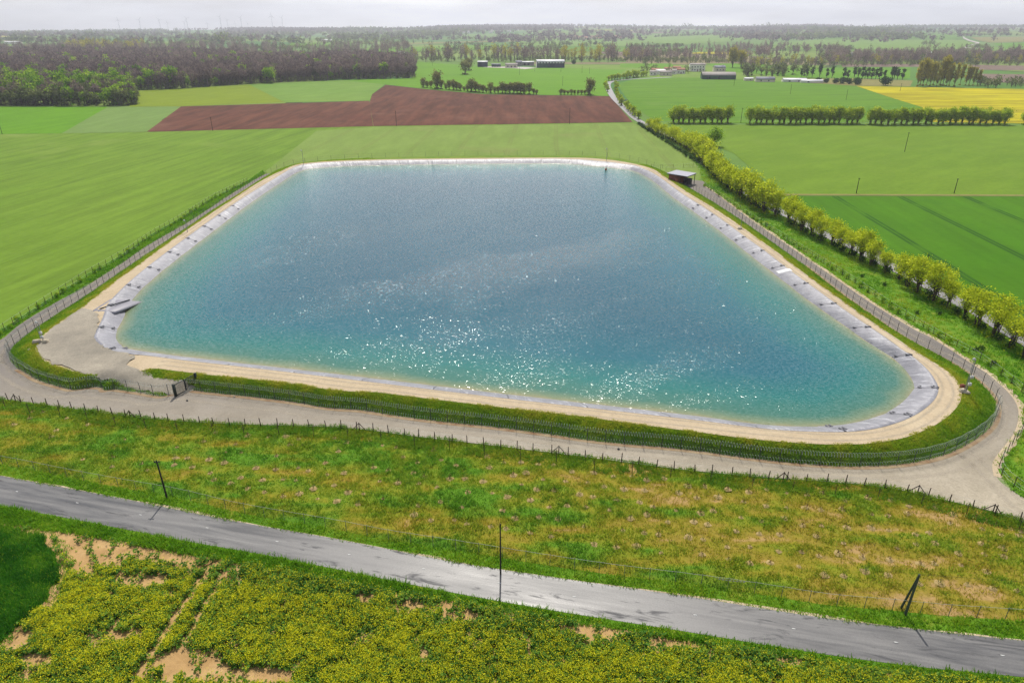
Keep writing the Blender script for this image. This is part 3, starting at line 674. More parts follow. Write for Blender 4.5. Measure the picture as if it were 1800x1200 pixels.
# ------------------------------------------------------------------ meadow, verges, cultivated plots by the road
post_line = catmull(px((-160, 685), (0, 703), (137, 722), (275, 739), (412, 748), (600, 754), (737, 770), (875, 786), (1058, 809), (1200, 828), (1325, 840), (1450, 849), (1550, 858), (1650, 879), (1750, 904), (1800, 921), (1960, 990), (2300, 1110)), 10)
wire_line = catmull(px((-160, 790), (21, 820), (85, 833), (146, 845), (216, 858), (323, 877), (412, 899), (515, 918), (597, 932), (682, 949), (771, 963), (861, 977), (909, 985), (1005, 1000), (1104, 1014), (1155, 1020), (1257, 1033), (1365, 1049), (1453, 1063), (1570, 1073), (1647, 1081), (1765, 1089), (1850, 1096), (2000, 1110), (2400, 1140)), 6)
meadow_poly = np.vstack([wire_line, post_line[::-1]])
def meadow_h(x, y):
    e = np.clip((y - np.interp(x, wire_line[:, 0], wire_line[:, 1])) / 2.5, 0, 1) * np.clip((np.interp(x, post_line[:, 0], post_line[:, 1]) - y) / 2.5, 0, 1)
    return .045 + .30 * e * np.clip(fbm(x / 8 + y * .05, y / 1.7, 21) * 2 - .75, 0, 1)
def meadow_t(x, y):
    g = fbm(x / 8 + y * .05, y / 1.7, 21); f = fbm(x / 2.2, y / 1.3, 31)
    return np.clip(1.12 - 1.45 * g + .8 * (f - .5) + .3 * np.clip((x + 5) / 45, 0, 1), 0, 1)
def meadow_ground():
    t = NT('meadow turf', .95, .08); p = t.pos(); g = t.noise(p, 1.6, 5., .75)
    f = t.math('ADD', t.attr('tint'), t.math('MULTIPLY', t.math('SUBTRACT', t.noise(p, .5, 4., .7), .5), .5))
    c = t.ramp(f, [(.1, lin((100, 146, 38))), (.4, lin((136, 150, 42))), (.62, lin((150, 144, 44))), (.9, lin((162, 142, 60))), (1., lin((186, 154, 100)))])
    c = t.mix(t.math('MULTIPLY', t.step(g, .45, .7), .4), c, lin((78, 84, 30))); t.color(c); t.bump(g, .6, .15); return t.m
drape('meadow', meadow_poly, meadow_ground(), 0., cell=.9, hfun=meadow_h, tfun=meadow_t)
verge_poly = np.vstack([road_top[10:-30], wire_line[::-1]])
drape('road_verge', verge_poly, M['verge'], .03, cell=None)
verge_low = catmull(px((-400, 832), (-200, 868), (0, 915), (90, 930), (180, 944), (300, 966), (400, 984), (600, 1022), (783, 1053), (967, 1086), (1200, 1122), (1400, 1154), (1600, 1183), (1800, 1205), (2050, 1235)), 10)
drape('road_verge', np.vstack([verge_low, road_bot[:-28][::-1]]), M['verge'], .035)
drape('bare_soil', np.vstack([verge_low, px((2600, 1300), (2600, 1700), (-1400, 1700), (-1400, 1000))]), M['soil'], .0)
drape('rough_grass', P((-420, -160), (420, -160), (420, 170), (-420, 170)), M['dry_grass'], -.03)

def scatter(poly, dens, dfun=None, seed=0):
    r = np.random.default_rng(seed); poly = np.asarray(poly)[:, :2]
    x0, y0 = poly.min(0); x1, y1 = poly.max(0); n = int((x1 - x0) * (y1 - y0) * dens)
    x = r.uniform(x0, x1, n); y = r.uniform(y0, y1, n); k = inside(poly, x, y)
    # only what the picture can hold, with a margin
    zc = CT * y + ST * H; xc = 900 + 1200 * x / np.maximum(zc, 1); k &= (xc > -260) & (xc < 2120) & (y > 34)
    x, y = x[k], y[k]
    if dfun is not None:
        k = r.uniform(0, 1, len(x)) < dfun(x, y); x, y = x[k], y[k]
    return x, y
def blades(x, y, z, h, nb, spread, w, tint, seed=0, lean=.5):
    r = np.random.default_rng(seed); n = len(x)
    bx = np.repeat(x, nb) + r.normal(0, spread, n * nb); by = np.repeat(y, nb) + r.normal(0, spread, n * nb); bz = np.repeat(z, nb)
    hh = np.repeat(h, nb) * r.uniform(.55, 1.25, n * nb); a = r.uniform(0, PI, n * nb); la = r.uniform(0, 2 * PI, n * nb); ll = hh * r.uniform(.1, lean * 2, n * nb)
    ww = w * r.uniform(.7, 1.3, n * nb); dx, dy = np.cos(a) * ww, np.sin(a) * ww
    tx, ty = bx + np.cos(la) * ll, by + np.sin(la) * ll; zt = bz + hh
    V = np.stack([np.stack([bx - dx, by - dy, bz - .02], -1), np.stack([bx + dx, by + dy, bz - .02], -1), np.stack([tx + dx * .5, ty + dy * .5, zt], -1), np.stack([tx - dx * .5, ty - dy * .5, zt], -1)], 1).reshape(-1, 3)
    t = np.clip(np.repeat(tint, nb) + r.normal(0, .12, n * nb), 0, 1)
    return V, np.arange(len(V)).reshape(-1, 4), np.repeat(t, 4)
def grass(name, poly, dens, hfun, h0, h1, mat, nb=6, seed=0, dfun=None, tfun=None, spread=.16, w=.035):
    x, y = scatter(poly, dens, dfun, seed)
    f = fbm(x / 3.1, y / 2.2, seed + 3); hh = h0 + (h1 - h0) * np.clip(f * 2.2 - .6, 0, 1)
    tn = tfun(x, y) if tfun else np.clip(.2 + .6 * fbm(x / 5, y / 4, seed + 9), 0, 1)
    V, Fq, T = blades(x, y, hfun(x, y), hh, nb, spread, w, tn, seed)
    return tag(obj(name, mesh(name, V, Fq, [mat], tint=T)), kind='stuff')
flat = lambda x, y: np.zeros(len(x)) + .03
grass('meadow_grass', meadow_poly, 11, meadow_h, .10, .34, M['meadow_leaf'], 6, 41, lambda x, y: np.clip(.3 + 1.3 * (1 - meadow_t(x, y)), .15, 1), meadow_t, .2, .04)
grass('verge_grass', verge_poly, 16, flat, .12, .36, M['grass_leaf'], 6, 42, None, None, .16, .04)
grass('verge_grass', np.vstack([verge_low - [0, .3], road_bot[:-28][::-1] - [0, .15]]), 24, flat, .15, .5, M['grass_leaf'], 7, 43, None, lambda x, y: np.clip(.1 + .5 * fbm(x / 3, y / 2, 8), 0, 1), .16, .04)
# dense weeds along the track side of the post fence
pn = normals2(post_line)
grass('track_weeds', np.vstack([post_line + [0, .6], (post_line - [0, 3.0])[::-1]]), 16, flat, .15, .5, M['meadow_leaf'], 7, 44, lambda x, y: .35 + .65 * (fbm(x / 4, y / 3, 5) > .45), lambda x, y: np.clip(.75 * fbm(x / 3, y / 2, 12) - .1, 0, 1), .18, .045)
# bank grass
def bank_pts(a0, a1, dens, seed, skip=True):
    r = np.random.default_rng(seed); n = int((a1 - a0) * 130 * 8 * dens); a = r.uniform(a0, a1, n); u = r.uniform(-.04, 1.02, n)
    R = rad(RC, a) * (1 - u) + rad(RT, a) * u; x = CEN[0] + np.cos(a) * R; y = CEN[1] + np.sin(a) * R
    if skip: k = ~inside(yard, x, y); x, y, u = x[k], y[k], u[k]
    return x, y, u
def bank_grass(name, a0, a1, dens, seed, h, nb=6):
    x, y, u = bank_pts(a0, a1, dens, seed); f = fbm(x / 2.4, y / 2.0, seed)
    k = (u > .02) | (f > .5); x, y, u, f = x[k], y[k], u[k], f[k]
    V, Fq, T = blades(x, y, hgt(x, y), h * (.5 + .9 * f) * np.clip(.45 + u * 3, 0, 1), nb, .16, .04, np.clip(.75 - .55 * u + .8 * (f - .5), 0, 1), seed)
    tag(obj(name, mesh(name, V, Fq, [M['bank_leaf']], tint=T)), kind='stuff')
bank_grass('bank_grass', -2.75, -.35, 17, 51, .26)
bank_grass('bank_grass', -.35, 1.0, 6, 52, .26)
bank_grass('bank_grass', 2.0, PI, 5, 53, .26); bank_grass('bank_grass', -PI, -2.75, 6, 54, .26)
grass('strip_grass', east_strip, 3.2, flat, .14, .42, M['grass_leaf'], 6, 55, None, lambda x, y: np.clip(1.3 * fbm(x / 5, y / 14, 62) - .25, 0, 1), .2, .05)
lm = catmull(px((-10, 594), (97, 526), (157, 486), (221, 449), (270, 415), (322, 385), (375, 351), (435, 321), (466, 300)), 6)
grass('margin_grass', np.vstack([catmull(px(*track_left[2:]), 6)[::-1] + [-.1, 0], lm - [1.0, 0]]), 9, flat, .15, .45, M['grass_leaf'], 6, 56, None, lambda x, y: np.clip(.6 * fbm(x / 3, y / 5, 18), 0, 1), .18, .05)

# ------------------------------------------------------------------ rapeseed and young wheat in the corner
tram1 = px((367, 1005), (257, 1165), (230, 1210)); tram2 = px((396, 1008), (316, 1145), (285, 1200))
def dist_seg(x, y, pl):
    d = np.full(len(x), 1e9)
    for a, b in zip(pl[:-1], pl[1:]):
        t = np.clip(((x - a[0]) * (b[0] - a[0]) + (y - a[1]) * (b[1] - a[1])) / ((b[0] - a[0]) ** 2 + (b[1] - a[1]) ** 2), 0, 1)
        d = np.minimum(d, np.hypot(x - a[0] - t * (b[0] - a[0]), y - a[1] - t * (b[1] - a[1])))
    return d
def topx(x, y):
    zc = CT * y + ST * H; return 900 + F * x / zc, 600 + F * (ST * -y + CT * H) / zc
bare = [(735, 1068, 60, 12), (820, 1085, 40, 10), (640, 1055, 20, 8), (1060, 1112, 70, 12), (1010, 1106, 40, 9), (1180, 1132, 50, 8), (1390, 1166, 30, 8), (330, 1165, 70, 22), (470, 1190, 50, 18), (190, 1120, 60, 12), (60, 1160, 40, 10), (250, 1022, 60, 14),
        (150, 975, 100, 30), (270, 975, 80, 18), (330, 998, 50, 8), (380, 1190, 50, 20), (20, 1120, 36, 24), (80, 1050, 30, 30)]
def rape_density(x, y):
    u, v = topx(x, y); d = np.ones(len(x))
    nz = fbm(x / 1.7, y / 1.7, 71); d = np.where(nz < .36, .25, d)
    for (bu, bv, ru, rv) in bare:
        q = ((u - bu) / ru) ** 2 + ((v - bv) / rv) ** 2
        d = np.where(q + (nz - .5) * 1.5 < 1, np.minimum(d, .05), d)
    d = np.where((v < 950) & (u < 330), .03, d)
    d = np.where(np.minimum(dist_seg(x, y, tram1), dist_seg(x, y, tram2)) < .42, 0, d)
    row = np.abs(((x * .83 - y * .56) / .55) % 1 - .5)
    sparse = (u < 420) & (v < 1030); d = np.where(sparse & (row > .3), d * .25, d)
    return d
wheat_poly = catmull(px((-700, 905), (-100, 905), (0, 922), (60, 942), (92, 965), (106, 1005), (84, 1045), (44, 1092), (0, 1128), (-60, 1180), (-300, 1400), (-900, 1400)), 10, True)
wheat_poly = wheat_poly + (np.stack([fbm(wheat_poly[:, 0] * 1.1, wheat_poly[:, 1] * 1.1, 3), fbm(wheat_poly[:, 0] * 1.1, wheat_poly[:, 1] * 1.1, 8)], -1) - .5) * 1.6
rape_poly = np.vstack([verge_low - [0, .3], px((2300, 1260), (-300, 1260))])
x, y = scatter(rape_poly, 9.5, rape_density, 81)
k = ~inside(wheat_poly + [.6, 0], x, y); x, y = x[k], y[k]
def rape(x, y, seed):
    r = np.random.default_rng(seed); n = len(x); u_, v_ = topx(x, y)
    edgef = np.interp(v_ - np.interp(u_, [0, 400, 783, 1200, 1600, 1800], [915, 984, 1053, 1122, 1183, 1205]), [0, 25, 60], [0., .35, 1.])
    h = (.55 + .55 * fbm(x / 1.9, y / 1.9, 5)) * r.uniform(.75, 1.15, n)
    nl, nf = 17, 27; bloom = (.25 + .75 * edgef) * np.clip(fbm(x / 2.3, y / 2.3, 15) * 2.3 - .25, .3, 1)
    def quads(m, zlo, zhi, sp, s0, s1):
        cx = np.repeat(x, m) + r.normal(0, sp, n * m); cy = np.repeat(y, m) + r.normal(0, sp, n * m); cz = np.repeat(h, m) * r.uniform(zlo, zhi, n * m)
        a = r.normal(0, 1, (n * m, 3)); a /= np.linalg.norm(a, axis=1)[:, None]; b = np.cross(a, r.normal(0, 1, (n * m, 3))); b /= np.linalg.norm(b, axis=1)[:, None]
        s = r.uniform(s0, s1, n * m)[:, None]; a *= s; b *= s * .6; c = np.stack([cx, cy, cz], -1)
        return np.stack([c - a, c - b, c + a, c + b], 1)
    L = quads(nl, .08, .85, .2, .12, .26); Fl = quads(nf, .78, 1.12, .23, .04, .082)
    keep = r.uniform(0, 1, n * nf) < np.repeat(bloom, nf); Fl = Fl[keep]
    V = np.concatenate([L, Fl]).reshape(-1, 3); nq = len(V) // 4
    mi = np.r_[np.zeros(len(L), int), np.ones(len(Fl), int)]
    t = np.r_[np.clip(np.repeat(fbm(x / 2.5, y / 2.5, 25) * .9, nl) + r.normal(0, .15, len(L)), 0, 1), r.uniform(0, 1, len(Fl))]
    return mesh('rapeseed_crop', V, np.arange(nq * 4).reshape(-1, 4), [M['rape_leaf'], M['rape_flower']], tint=np.repeat(t, 4), mi=mi)
tag(obj('rapeseed_crop', rape(x, y, 82)), kind='stuff')
drape('wheat_plot', wheat_poly, ground('young wheat ground', [(.3, (40, 96, 26)), (.6, (70, 124, 34))], .5), .02)
grass('young_wheat', wheat_poly, 30, flat, .3, .5, M['wheat_leaf'], 6, 83, None, lambda x, y: np.clip(fbm(x / 3, y / 3, 33) * 1.3 - .2 + .5 * np.clip((y - 62) / 6, 0, 1), 0, 1), .14, .04)
fr_ = (wheat_poly - wheat_poly.mean(0)) * 1.0 + wheat_poly.mean(0) + [1.3, .5]
grass('wheat_fringe', fr_, 6, flat, .2, .5, M['wheat_leaf'], 6, 88, lambda x, y: .35 + .65 * (fbm(x / .9, y / .9, 6) > .5), lambda x, y: .55 + .5 * fbm(x, y, 3), .22, .04)
gx, gy = scatter(np.vstack([verge_low - [0, .1], px((420, 1000), (300, 1010), (90, 1000), (60, 945))]), 1.2, lambda x, y: (topx(x, y)[0] < 420) * .8, 84)
V, Fq, T = blades(gx, gy, np.zeros(len(gx)), np.full(len(gx), .22), 8, .1, .03, np.full(len(gx), .5), 85)
tag(obj('sparse_weeds', mesh('sparse_weeds', V, Fq, [M['grass_leaf']], tint=T)), kind='stuff')

# ------------------------------------------------------------------ fences
post_long = MB().tube([(0, 0, -.1), (0, 0, 2.0)], .045, 6).tube([(0, 0, 1.98), (.18, 0, 2.3)], .03, 5).mesh('post', [M['fence_steel']])
def along(pts, gap): return resample(np.asarray(pts)[:, :2], gap)[0]
def coil(pts, z, R, turns, r=.014, m=7):
    p, s = resample(pts, 1. / (turns * m)); ph = s * turns * 2 * PI; n = normals2(p)
    wob = 1 + .12 * np.sin(s * 1.7) 
    return tube(np.c_[p + n * (np.cos(ph) * R * wob)[:, None], z + np.sin(ph) * R * wob], r, 3)
def security(label, a0, a1, coils=(), gap=2.55, chain=True, skip=None):
    k = np.linspace(a0, a1, 900); line = xy(RT + .35, k); posts, s = resample(line, gap)
    c = posts.mean(0)
    root = thing('security_fence', label, 'fence', (0, 0, 0), 0, 'chain link security fences round the reservoir')
    n = normals2(posts)
    for i, q in enumerate(posts[:100]):
        o = link(bpy.data.objects.new('post', post_long), root, (q[0], q[1], 0.), math.atan2(n[i][1], n[i][0]) + PI)
    f = np.array([[0, 1, 3, 2]]) ; V = []; Fq = []
    fine, _ = resample(line, 1.2)
    V = np.vstack([np.c_[fine, np.full(len(fine), .03)], np.c_[fine, np.full(len(fine), 1.95)]]); m = len(fine); i = np.arange(m - 1)
    if chain: obj('wire_mesh', mesh('wire_mesh', V, np.stack([i, i + 1, m + i + 1, m + i], -1), [M['chain']]), root)
    rails = join([tube(np.c_[fine, np.full(m, z)], .012, 4) for z in (.05, 1.0, 1.97)])
    obj('line_wire', mesh('line_wire', rails[0], rails[1], [M['fence_steel']]), root)
    if coils:
        off = normals2(fine)
        cc = join([coil(fine, z, R, 2.6) for z, R in coils]); obj('razor_coil', mesh('razor_coil', cc[0], cc[1], [M['galva']]), root)
    return root
gA = float(polar(*at(309, 697))[0]); gB = float(polar(*at(347, 677))[0]); aBR = float(polar(*at(1748, 715))[0]); aPH = float(polar(*at(1217, 327))[0]); aFL = float(polar(*at(470, 310))[0])
security('black post chain link fence with coiled razor wire along the dark near bank', gB, aBR, ((1.95, .33), (.42, .3)), 2.65)
security('tall black post fence between the east gravel track and the grass bank', aBR, aPH, (), 2.75)
security('fence with coiled wire curving round the gravel yard to the green gate', -2.62, gA, ((1.95, .3), (.4, .28)), 2.6)
aL0 = -2.62 + 2 * PI
security('long black post fence beside the left gravel track', aFL, aL0, (), 2.75)
security('far fence half hidden behind the bank at the head of the reservoir', aPH + .12, aFL, (), 6., chain=False)

# old stock fence of wooden posts beside the track
wp = MB().tube([(0, 0, -.2), (.01, 0, .7), (0, .01, 1.45)], [.075, .07, .06], 6).mesh('post', [M['post_wood']])
br = MB().tube([(-1.15, 0, 0), (0, 0, 1.35)], .055, 6).tube([(1.15, 0, 0), (0, 0, 1.35)], .055, 6).mesh('brace', [M['post_wood']])
root = thing('stock_fence', 'fence of dark wooden posts between the gravel track and the olive meadow', 'fence', (0, 0, 0))
ps, s = resample(post_line, 2.45); dirs = np.gradient(ps, axis=0); u_, _ = topx(ps[:, 0], ps[:, 1]); nb_ = 0
for i, q in enumerate(ps):
    if -60 < u_[i] < 1860 and nb_ < 90:
        o = obj('post', wp, root, (q[0] + random.uniform(-.15, .15), q[1] + random.uniform(-.1, .1), 0), random.uniform(0, 6)); nb_ += 1
        o.rotation_euler = (random.uniform(-.05, .05), random.uniform(-.06, .06), random.uniform(0, 6)); o.scale = (1, 1, random.uniform(.9, 1.1))
for u, v in ((28, 706), (230, 735), (632, 757), (982, 798), (1376, 845), (1612, 868), (1744, 902)):
    j = int(np.argmin(np.hypot(*(ps - at(u, v)).T))); q = at(u, v)
    obj('brace', br, root, (q[0], q[1], 0), math.atan2(dirs[j][1], dirs[j][0])); obj('post', wp, root, (q[0], q[1], 0))
wires = join([tube(np.c_[ps, np.full(len(ps), z)], .008, 3) for z in (.35, .7, 1.05, 1.3)]); obj('line_wire', mesh('line_wire', wires[0], wires[1], [M['galva']]), root)

# wire mesh fence along the road
sp = MB().tube([(0, 0, -.1), (0, 0, 1.65)], .035, 5).mesh('post', [plain('pale green steel', (112, 124, 104), .6)])
root = thing('road_fence', 'low wire mesh fence with slim posts on the verge above the road', 'fence', (0, 0, 0))
ps, s = resample(wire_line, 2.75); u_, _ = topx(ps[:, 0], ps[:, 1]); ps = ps[(u_ > -80) & (u_ < 1900)]
for q in ps[:90]: obj('post', sp, root, (q[0], q[1], 0.05))
fine, _ = resample(ps, 1.); m = len(fine); i = np.arange(m - 1)
obj('wire_mesh', mesh('wire_mesh', np.vstack([np.c_[fine, np.full(m, .1)], np.c_[fine, np.full(m, 1.55)]]), np.stack([i, i + 1, m + i + 1, m + i], -1), [M['chain']]), root)
sag = 1.6 - .04 * np.sin(np.arange(m) * PI / 2.75) ** 2
w_ = tube(np.c_[fine, sag], .022, 4); obj('top_wire', mesh('top_wire', w_[0], w_[1], [plain('pale galvanised top wire', (188, 190, 176), .5)]), root)
a_, b_ = at(1260, 1016, 1.0), at(1310, 1022, 1.0)
tp_ = thing('barrier_tape', 'yellow and white striped barrier tape tied between two road fence posts', 'barrier tape', (a_[0], a_[1], 0))
V = []; nq = 16
for q in range(nq + 1):
    p = a_ + (b_ - a_) * q / nq - a_; V += [(p[0], p[1], .92 - .06 * math.sin(PI * q / nq)), (p[0], p[1], 1.06 - .06 * math.sin(PI * q / nq))]
fq = np.array([[2 * q, 2 * q + 2, 2 * q + 3, 2 * q + 1] for q in range(nq)])
o = obj('tape_band', mesh('tape_band', V, fq, [M['tape_y'], M['white']], mi=np.arange(nq) % 2), tp_)

def hedge_fence(name, label, pts, gap, h, wiremat):
    root = thing(name, label, 'fence', (0, 0, 0)); ps, _ = resample(pts, gap)
    pm = MB().tube([(0, 0, -.1), (0, 0, h)], .05, 5).mesh('post', [M['post_wood']])
    for q in ps[:98]: obj('post', pm, root, (q[0], q[1], 0))
    f, _ = resample(ps, 2.); m = len(f); i = np.arange(m - 1)
    ww = join([tube(np.c_[f, np.full(m, z)], .012, 3) for z in (.4, .8, h - .1)]); obj('line_wire', mesh('line_wire', ww[0], ww[1], [M['galva']]), root)
    obj('wire_mesh', mesh('wire_mesh', np.vstack([np.c_[f, np.full(m, .08)], np.c_[f, np.full(m, h - .1)]]), np.stack([i, i + 1, m + i + 1, m + i], -1), [M['chain']]), root)
west_line = catmull(px((-60, 628), (0, 589), (97, 525), (157, 486), (221, 449), (270, 415), (322, 385), (375, 351), (435, 321)), 8)
hedge_fence('boundary_fence', 'post and mesh fence between the big left wheat field and the track margin', west_line, 2.9, 1.9, M['galva'])
east_line = catmull(px((1240, 329), (1279, 355), (1333, 391), (1411, 441), (1450, 465), (1504, 499), (1547, 529), (1606, 567), (1644, 590), (1707, 624), (1770, 668), (1830, 720)), 8)
hedge_fence('boundary_fence', 'post and mesh fence in the grass strip between the east track and roadside trees', east_line, 2.9, 1.5, M['galva'])
corner_line = catmull(px((1830, 700), (1800, 752), (1775, 788), (1757, 815), (1760, 838), (1790, 862), (1850, 895)), 8)
hedge_fence('boundary_fence', 'short mesh fence curving round the grass where the track leaves the frame', corner_line, 2.4, 1.7, M['galva'])
hedge_fence('boundary_fence', 'far post fence along the crop edge behind the pump cabin', catmull(px((1145, 296), (1190, 296), (1240, 294), (1255, 300)), 6), 4.5, 1.8, M['galva'])

# green double gate
p0, p1 = at(309, 697), at(347, 676.5); dv = p1 - p0; Lg = float(np.hypot(*dv)); ag = math.atan2(dv[1], dv[0])
hg = hfrom(309, 697, 676)
root = thing('double_gate', 'dark green closed double gate across the gravel ramp to the yard', 'gate', (p0[0], p0[1], 0), ag)
gp = MB().box((0, 0, hg / 2), (.32, .3, hg)).box((0, 0, hg + .02), (.36, .34, .05)).mesh('gate_post', [M['gate_green']])
obj('gate_post', gp, root, (0, 0, 0)); obj('gate_post', gp, root, (Lg, 0, 0))
for s_ in (0, 1):
    g = MB(); x0 = .25 if s_ == 0 else Lg / 2 + .05; x1 = Lg / 2 - .05 if s_ == 0 else Lg - .25; ht = hg - .15
    for z in (.15, ht): g.box(((x0 + x1) / 2, 0, z), (x1 - x0, .09, .1))
    for xx in (x0, x1): g.box((xx, 0, (ht + .1) / 2), (.1, .1, ht))
    nbar = 13
    for q in range(1, nbar): g.box((x0 + (x1 - x0) * q / nbar, 0, (ht + .15) / 2), (.03, .03, ht - .15))
    obj('gate_leaf', g.mesh('gate_leaf', [M['gate_green']]), root)

# ------------------------------------------------------------------ poles and masts
def pole(label, u, vb, vt, group='wooden utility poles', r=.13, arm=True, lean=0., wires=None):
    p = atter(u, vb); z = float(ter(p[0], p[1])); h = hfrom(u, vb, vt, z)
    root = thing('utility_pole', label, 'utility pole', (p[0], p[1], z), 0, group)
    obj('shaft', MB().tube([(0, 0, -.4), (lean * h * .4, 0, h * .5), (lean * h, 0, h)], [r, r * .88, r * .7], 8).mesh('shaft', [M['pole_wood']]), root)
    if arm:
        obj('bracket', MB().box((lean * h, 0, h - .25), (.7, .1, .1)).tube([(lean * h - .3, 0, h - .2), (lean * h - .3, 0, h - .02)], .05, 5).tube([(lean * h + .3, 0, h - .2), (lean * h + .3, 0, h - .02)], .05, 5).mesh('bracket', [M['dark_box']]), root)
    return (p[0], p[1], z + h)
t1 = pole('dark wooden pole left of the road with its shadow across the tarmac', 294, 876, 809, 'poles on the road verge', .12, True, -.02)
t2 = pole('slim dark pole in the middle of the road edge above the shining tarmac', 880, 1009, 920, 'poles on the road verge', .1, False, .0)
# strutted pole at the right
pb1, pb2 = at(1591, 1080), at(1583, 1068); h3 = hfrom(1591, 1080, 1009)
root = thing('strutted_pole', 'green tinted twin leg pole with rungs leaning together, right of the road verge', 'utility pole', (pb1[0], pb1[1], 0), 0, 'poles on the road verge')
rel = np.r_[pb2 - pb1, 0]; top_ = np.array([.12, 0, h3])
obj('shaft', MB().tube([(0, 0, -.3), tuple(top_)], [.14, .1], 8).mesh('shaft', [M['pole_green']]), root)
obj('strut', MB().tube([tuple(rel - [0, 0, .3]), tuple(top_ - [0.02, 0, .15])], [.12, .09], 8).mesh('strut', [M['pole_green']]), root)
rg = MB()
for q in np.linspace(.08, .7, 7): rg.tube([tuple(top_ * q), tuple(rel + (top_ - rel) * q)], .025, 5)
obj('rungs', rg.mesh('rungs', [M['pole_green']]), root)
t3 = (pb1[0] + .12, pb1[1], h3)
POLES = [('pole at the left frame edge beside the lush green field', 4, 236, 211), ('thin pole standing in the left brown plough', 374, 230, 206), ('pale pole at the front of the plough where the two halves meet', 697, 222, 195),
         ('pole with a dark foot at the front edge of the right plough', 1001, 218, 190), ('stout pole in the gap between the two left field hedges', 1302, 216, 190), ('pole in the lush green field right of its middle', 1487, 176, 158),
         ('pole in the lush green field below the white greenhouse', 1389, 166, 149), ('small pole at the top of the green field below the barn', 1290, 151, 141), ('tall leaning pole in the meadow above the deep green field', 1590, 267, 233),
         ('left of two short poles on the dry field track', 1505, 340, 313), ('right of two short poles on the dry field track', 1677, 340, 314), ('pole in front of the grey farm sheds', 913, 132, 118),
         ('tall pole in the bright green farm field above the hedge', 989, 151, 134), ('pole below the left end of the white roofed hall', 940, 126, 117), ('pole below the right part of the white roofed hall', 986, 127, 119),
         ('pole right of the white roofed hall', 1023, 129, 117), ('rightmost pole in the bright green farm field', 1036, 130, 119), ('pole at the upper edge of the yellow rapeseed', 1582, 161, 147), ('small pole below the poplar band left of the lone tree', 760, 116, 109)]
for lb, u, vb, vt in POLES: pole(lb, u, vb, vt, 'utility poles in the fields', .14)
pole('short green topped pole rising behind the near roadside trees', 1629, 462, 446, 'utility poles in the fields', .12, False)

def mast(label, u, vb, vt, z, kit):
    p = at(u, vb, z); h = hfrom(u, vb, vt, z); root = thing('camera_mast', label, 'camera mast', (p[0], p[1], z), 0, 'camera masts on the bank')
    obj('shaft', MB().tube([(0, 0, -.1), (0, 0, h)], [.09, .06], 8).mesh('shaft', [M['mast_steel']]), root)
    obj('dome_camera', MB().tube([(-.3, 0, h - .05), (-.3, 0, h + .18), (-.3, 0, h + .34)], [.2, .22, .08], 8).box((-.15, 0, h + .05), (.4, .06, .06)).mesh('dome_camera', [M['white']]), root)
    if kit:
        obj('side_shaft', MB().tube([(-.35, -.1, 0), (-.3, -.1, h * .93)], .05, 6).mesh('side_shaft', [M['mast_steel']]), root)
        for zz in (h * .28, h * .5): obj('cabinet', MB().box((.1, -.22, zz), (.42, .3, .5)).box((.1, -.38, zz), (.34, .02, .4)).mesh('cabinet', [M['white']]), root)
        obj('footing', MB().box((0, 0, .12), (1.0, .9, .3)).mesh('footing', [M['stone']]), root)
    return p
mast('tall twin pole camera mast with cabinets on the right corner of the bank', 1697, 690, 632, ZC - .1, True)
mast('camera mast with stone footing at the left end of the gravel yard', 77, 601, 567, ZC - .3, True)
mast('slim camera mast on the left bank beside the track', 330, 410, 388, ZC - .3, False)
mast('slim camera mast at the far left corner of the reservoir', 534, 291, 265, ZC - .2, False)
mast('slim camera mast at the far right end of the far bank', 1066, 283, 262, ZC, False)
mast('slim camera mast on the right bank halfway along the east fence', 1302, 401, 376, ZC - .2, False)
def block(label, u, v, z, d, rz=0., mat='stone', cat='stone block'):
    p = at(u, v, z); n = 1
    b = MB().box((0, 0, d[2] / 2), d, 0).box((0, 0, d[2] + .03), (d[0] * .86, d[1] * .86, .08))
    tag(link(bpy.data.objects.new('stone_block' if cat == 'stone block' else 'cable_drum', b.mesh('stone_block', [M[mat]])), None, (p[0], p[1], z), rz), label, cat)
block('pale stone block left of the yard camera mast', 66, 604, ZC - .3, (1.3, .8, .7), .4)
block('long pale slab lying on the grass below the yard camera mast', 64, 613, ZC - .5, (2.6, .6, .25), .7)
block('pale stone block in front of the yard camera mast', 81, 603, ZC - .1, (.8, .8, .6), .1)
block('white block at the foot of the right corner camera mast', 1691, 690, ZC - .2, (.9, .7, .6), .3)
block('rusty red box beside the right corner camera mast', 1691, 683, ZC - .2, (.6, .6, .7), .1, 'timber')
block('white block on the right bank below the slim camera mast', 1300, 404, ZC - .2, (1., .8, .6), .3)
# dark rubble on the track: single stones
for lb, u, v in (('dark stone lying on the gravel below the green gate', 329, 705), ('dark stone on the near track left of the razor wire panels', 1087, 790), ('pale stone on the near track right of the green gate', 412, 698)):
    p = at(u, v); r = np.random.default_rng(u); b = bpy.data.meshes.new('stone'); V, Fq = tube([(0, 0, 0), (.02, 0, .09), (0, .02, .17), (0, 0, .2)], [.16, .19, .12, .02], 7); V = V + r.normal(0, .02, V.shape)
    tag(obj('stone', mesh('stone', V, Fq, [M['dark_box'] if 'dark' in lb else M['stone']]), None, (p[0], p[1], .03), r.uniform(0, 3)), lb, 'stone')
# buoy on the water
p = at(1065, 299, ZW)
root = thing('marker_buoy', 'small orange buoy floating near the far right shore', 'buoy', (p[0], p[1], ZW))
obj('float', MB().tube([(0, 0, -.1), (0, 0, .15), (0, 0, .5), (0, 0, .75)], [.3, .5, .45, .12], 10).mesh('float', [plain('orange plastic', (170, 90, 50), .5)]), root)
obj('stalk', MB().tube([(0, 0, .7), (0, 0, 1.9)], .06, 6).mesh('stalk', [M['dark_box']]), root)

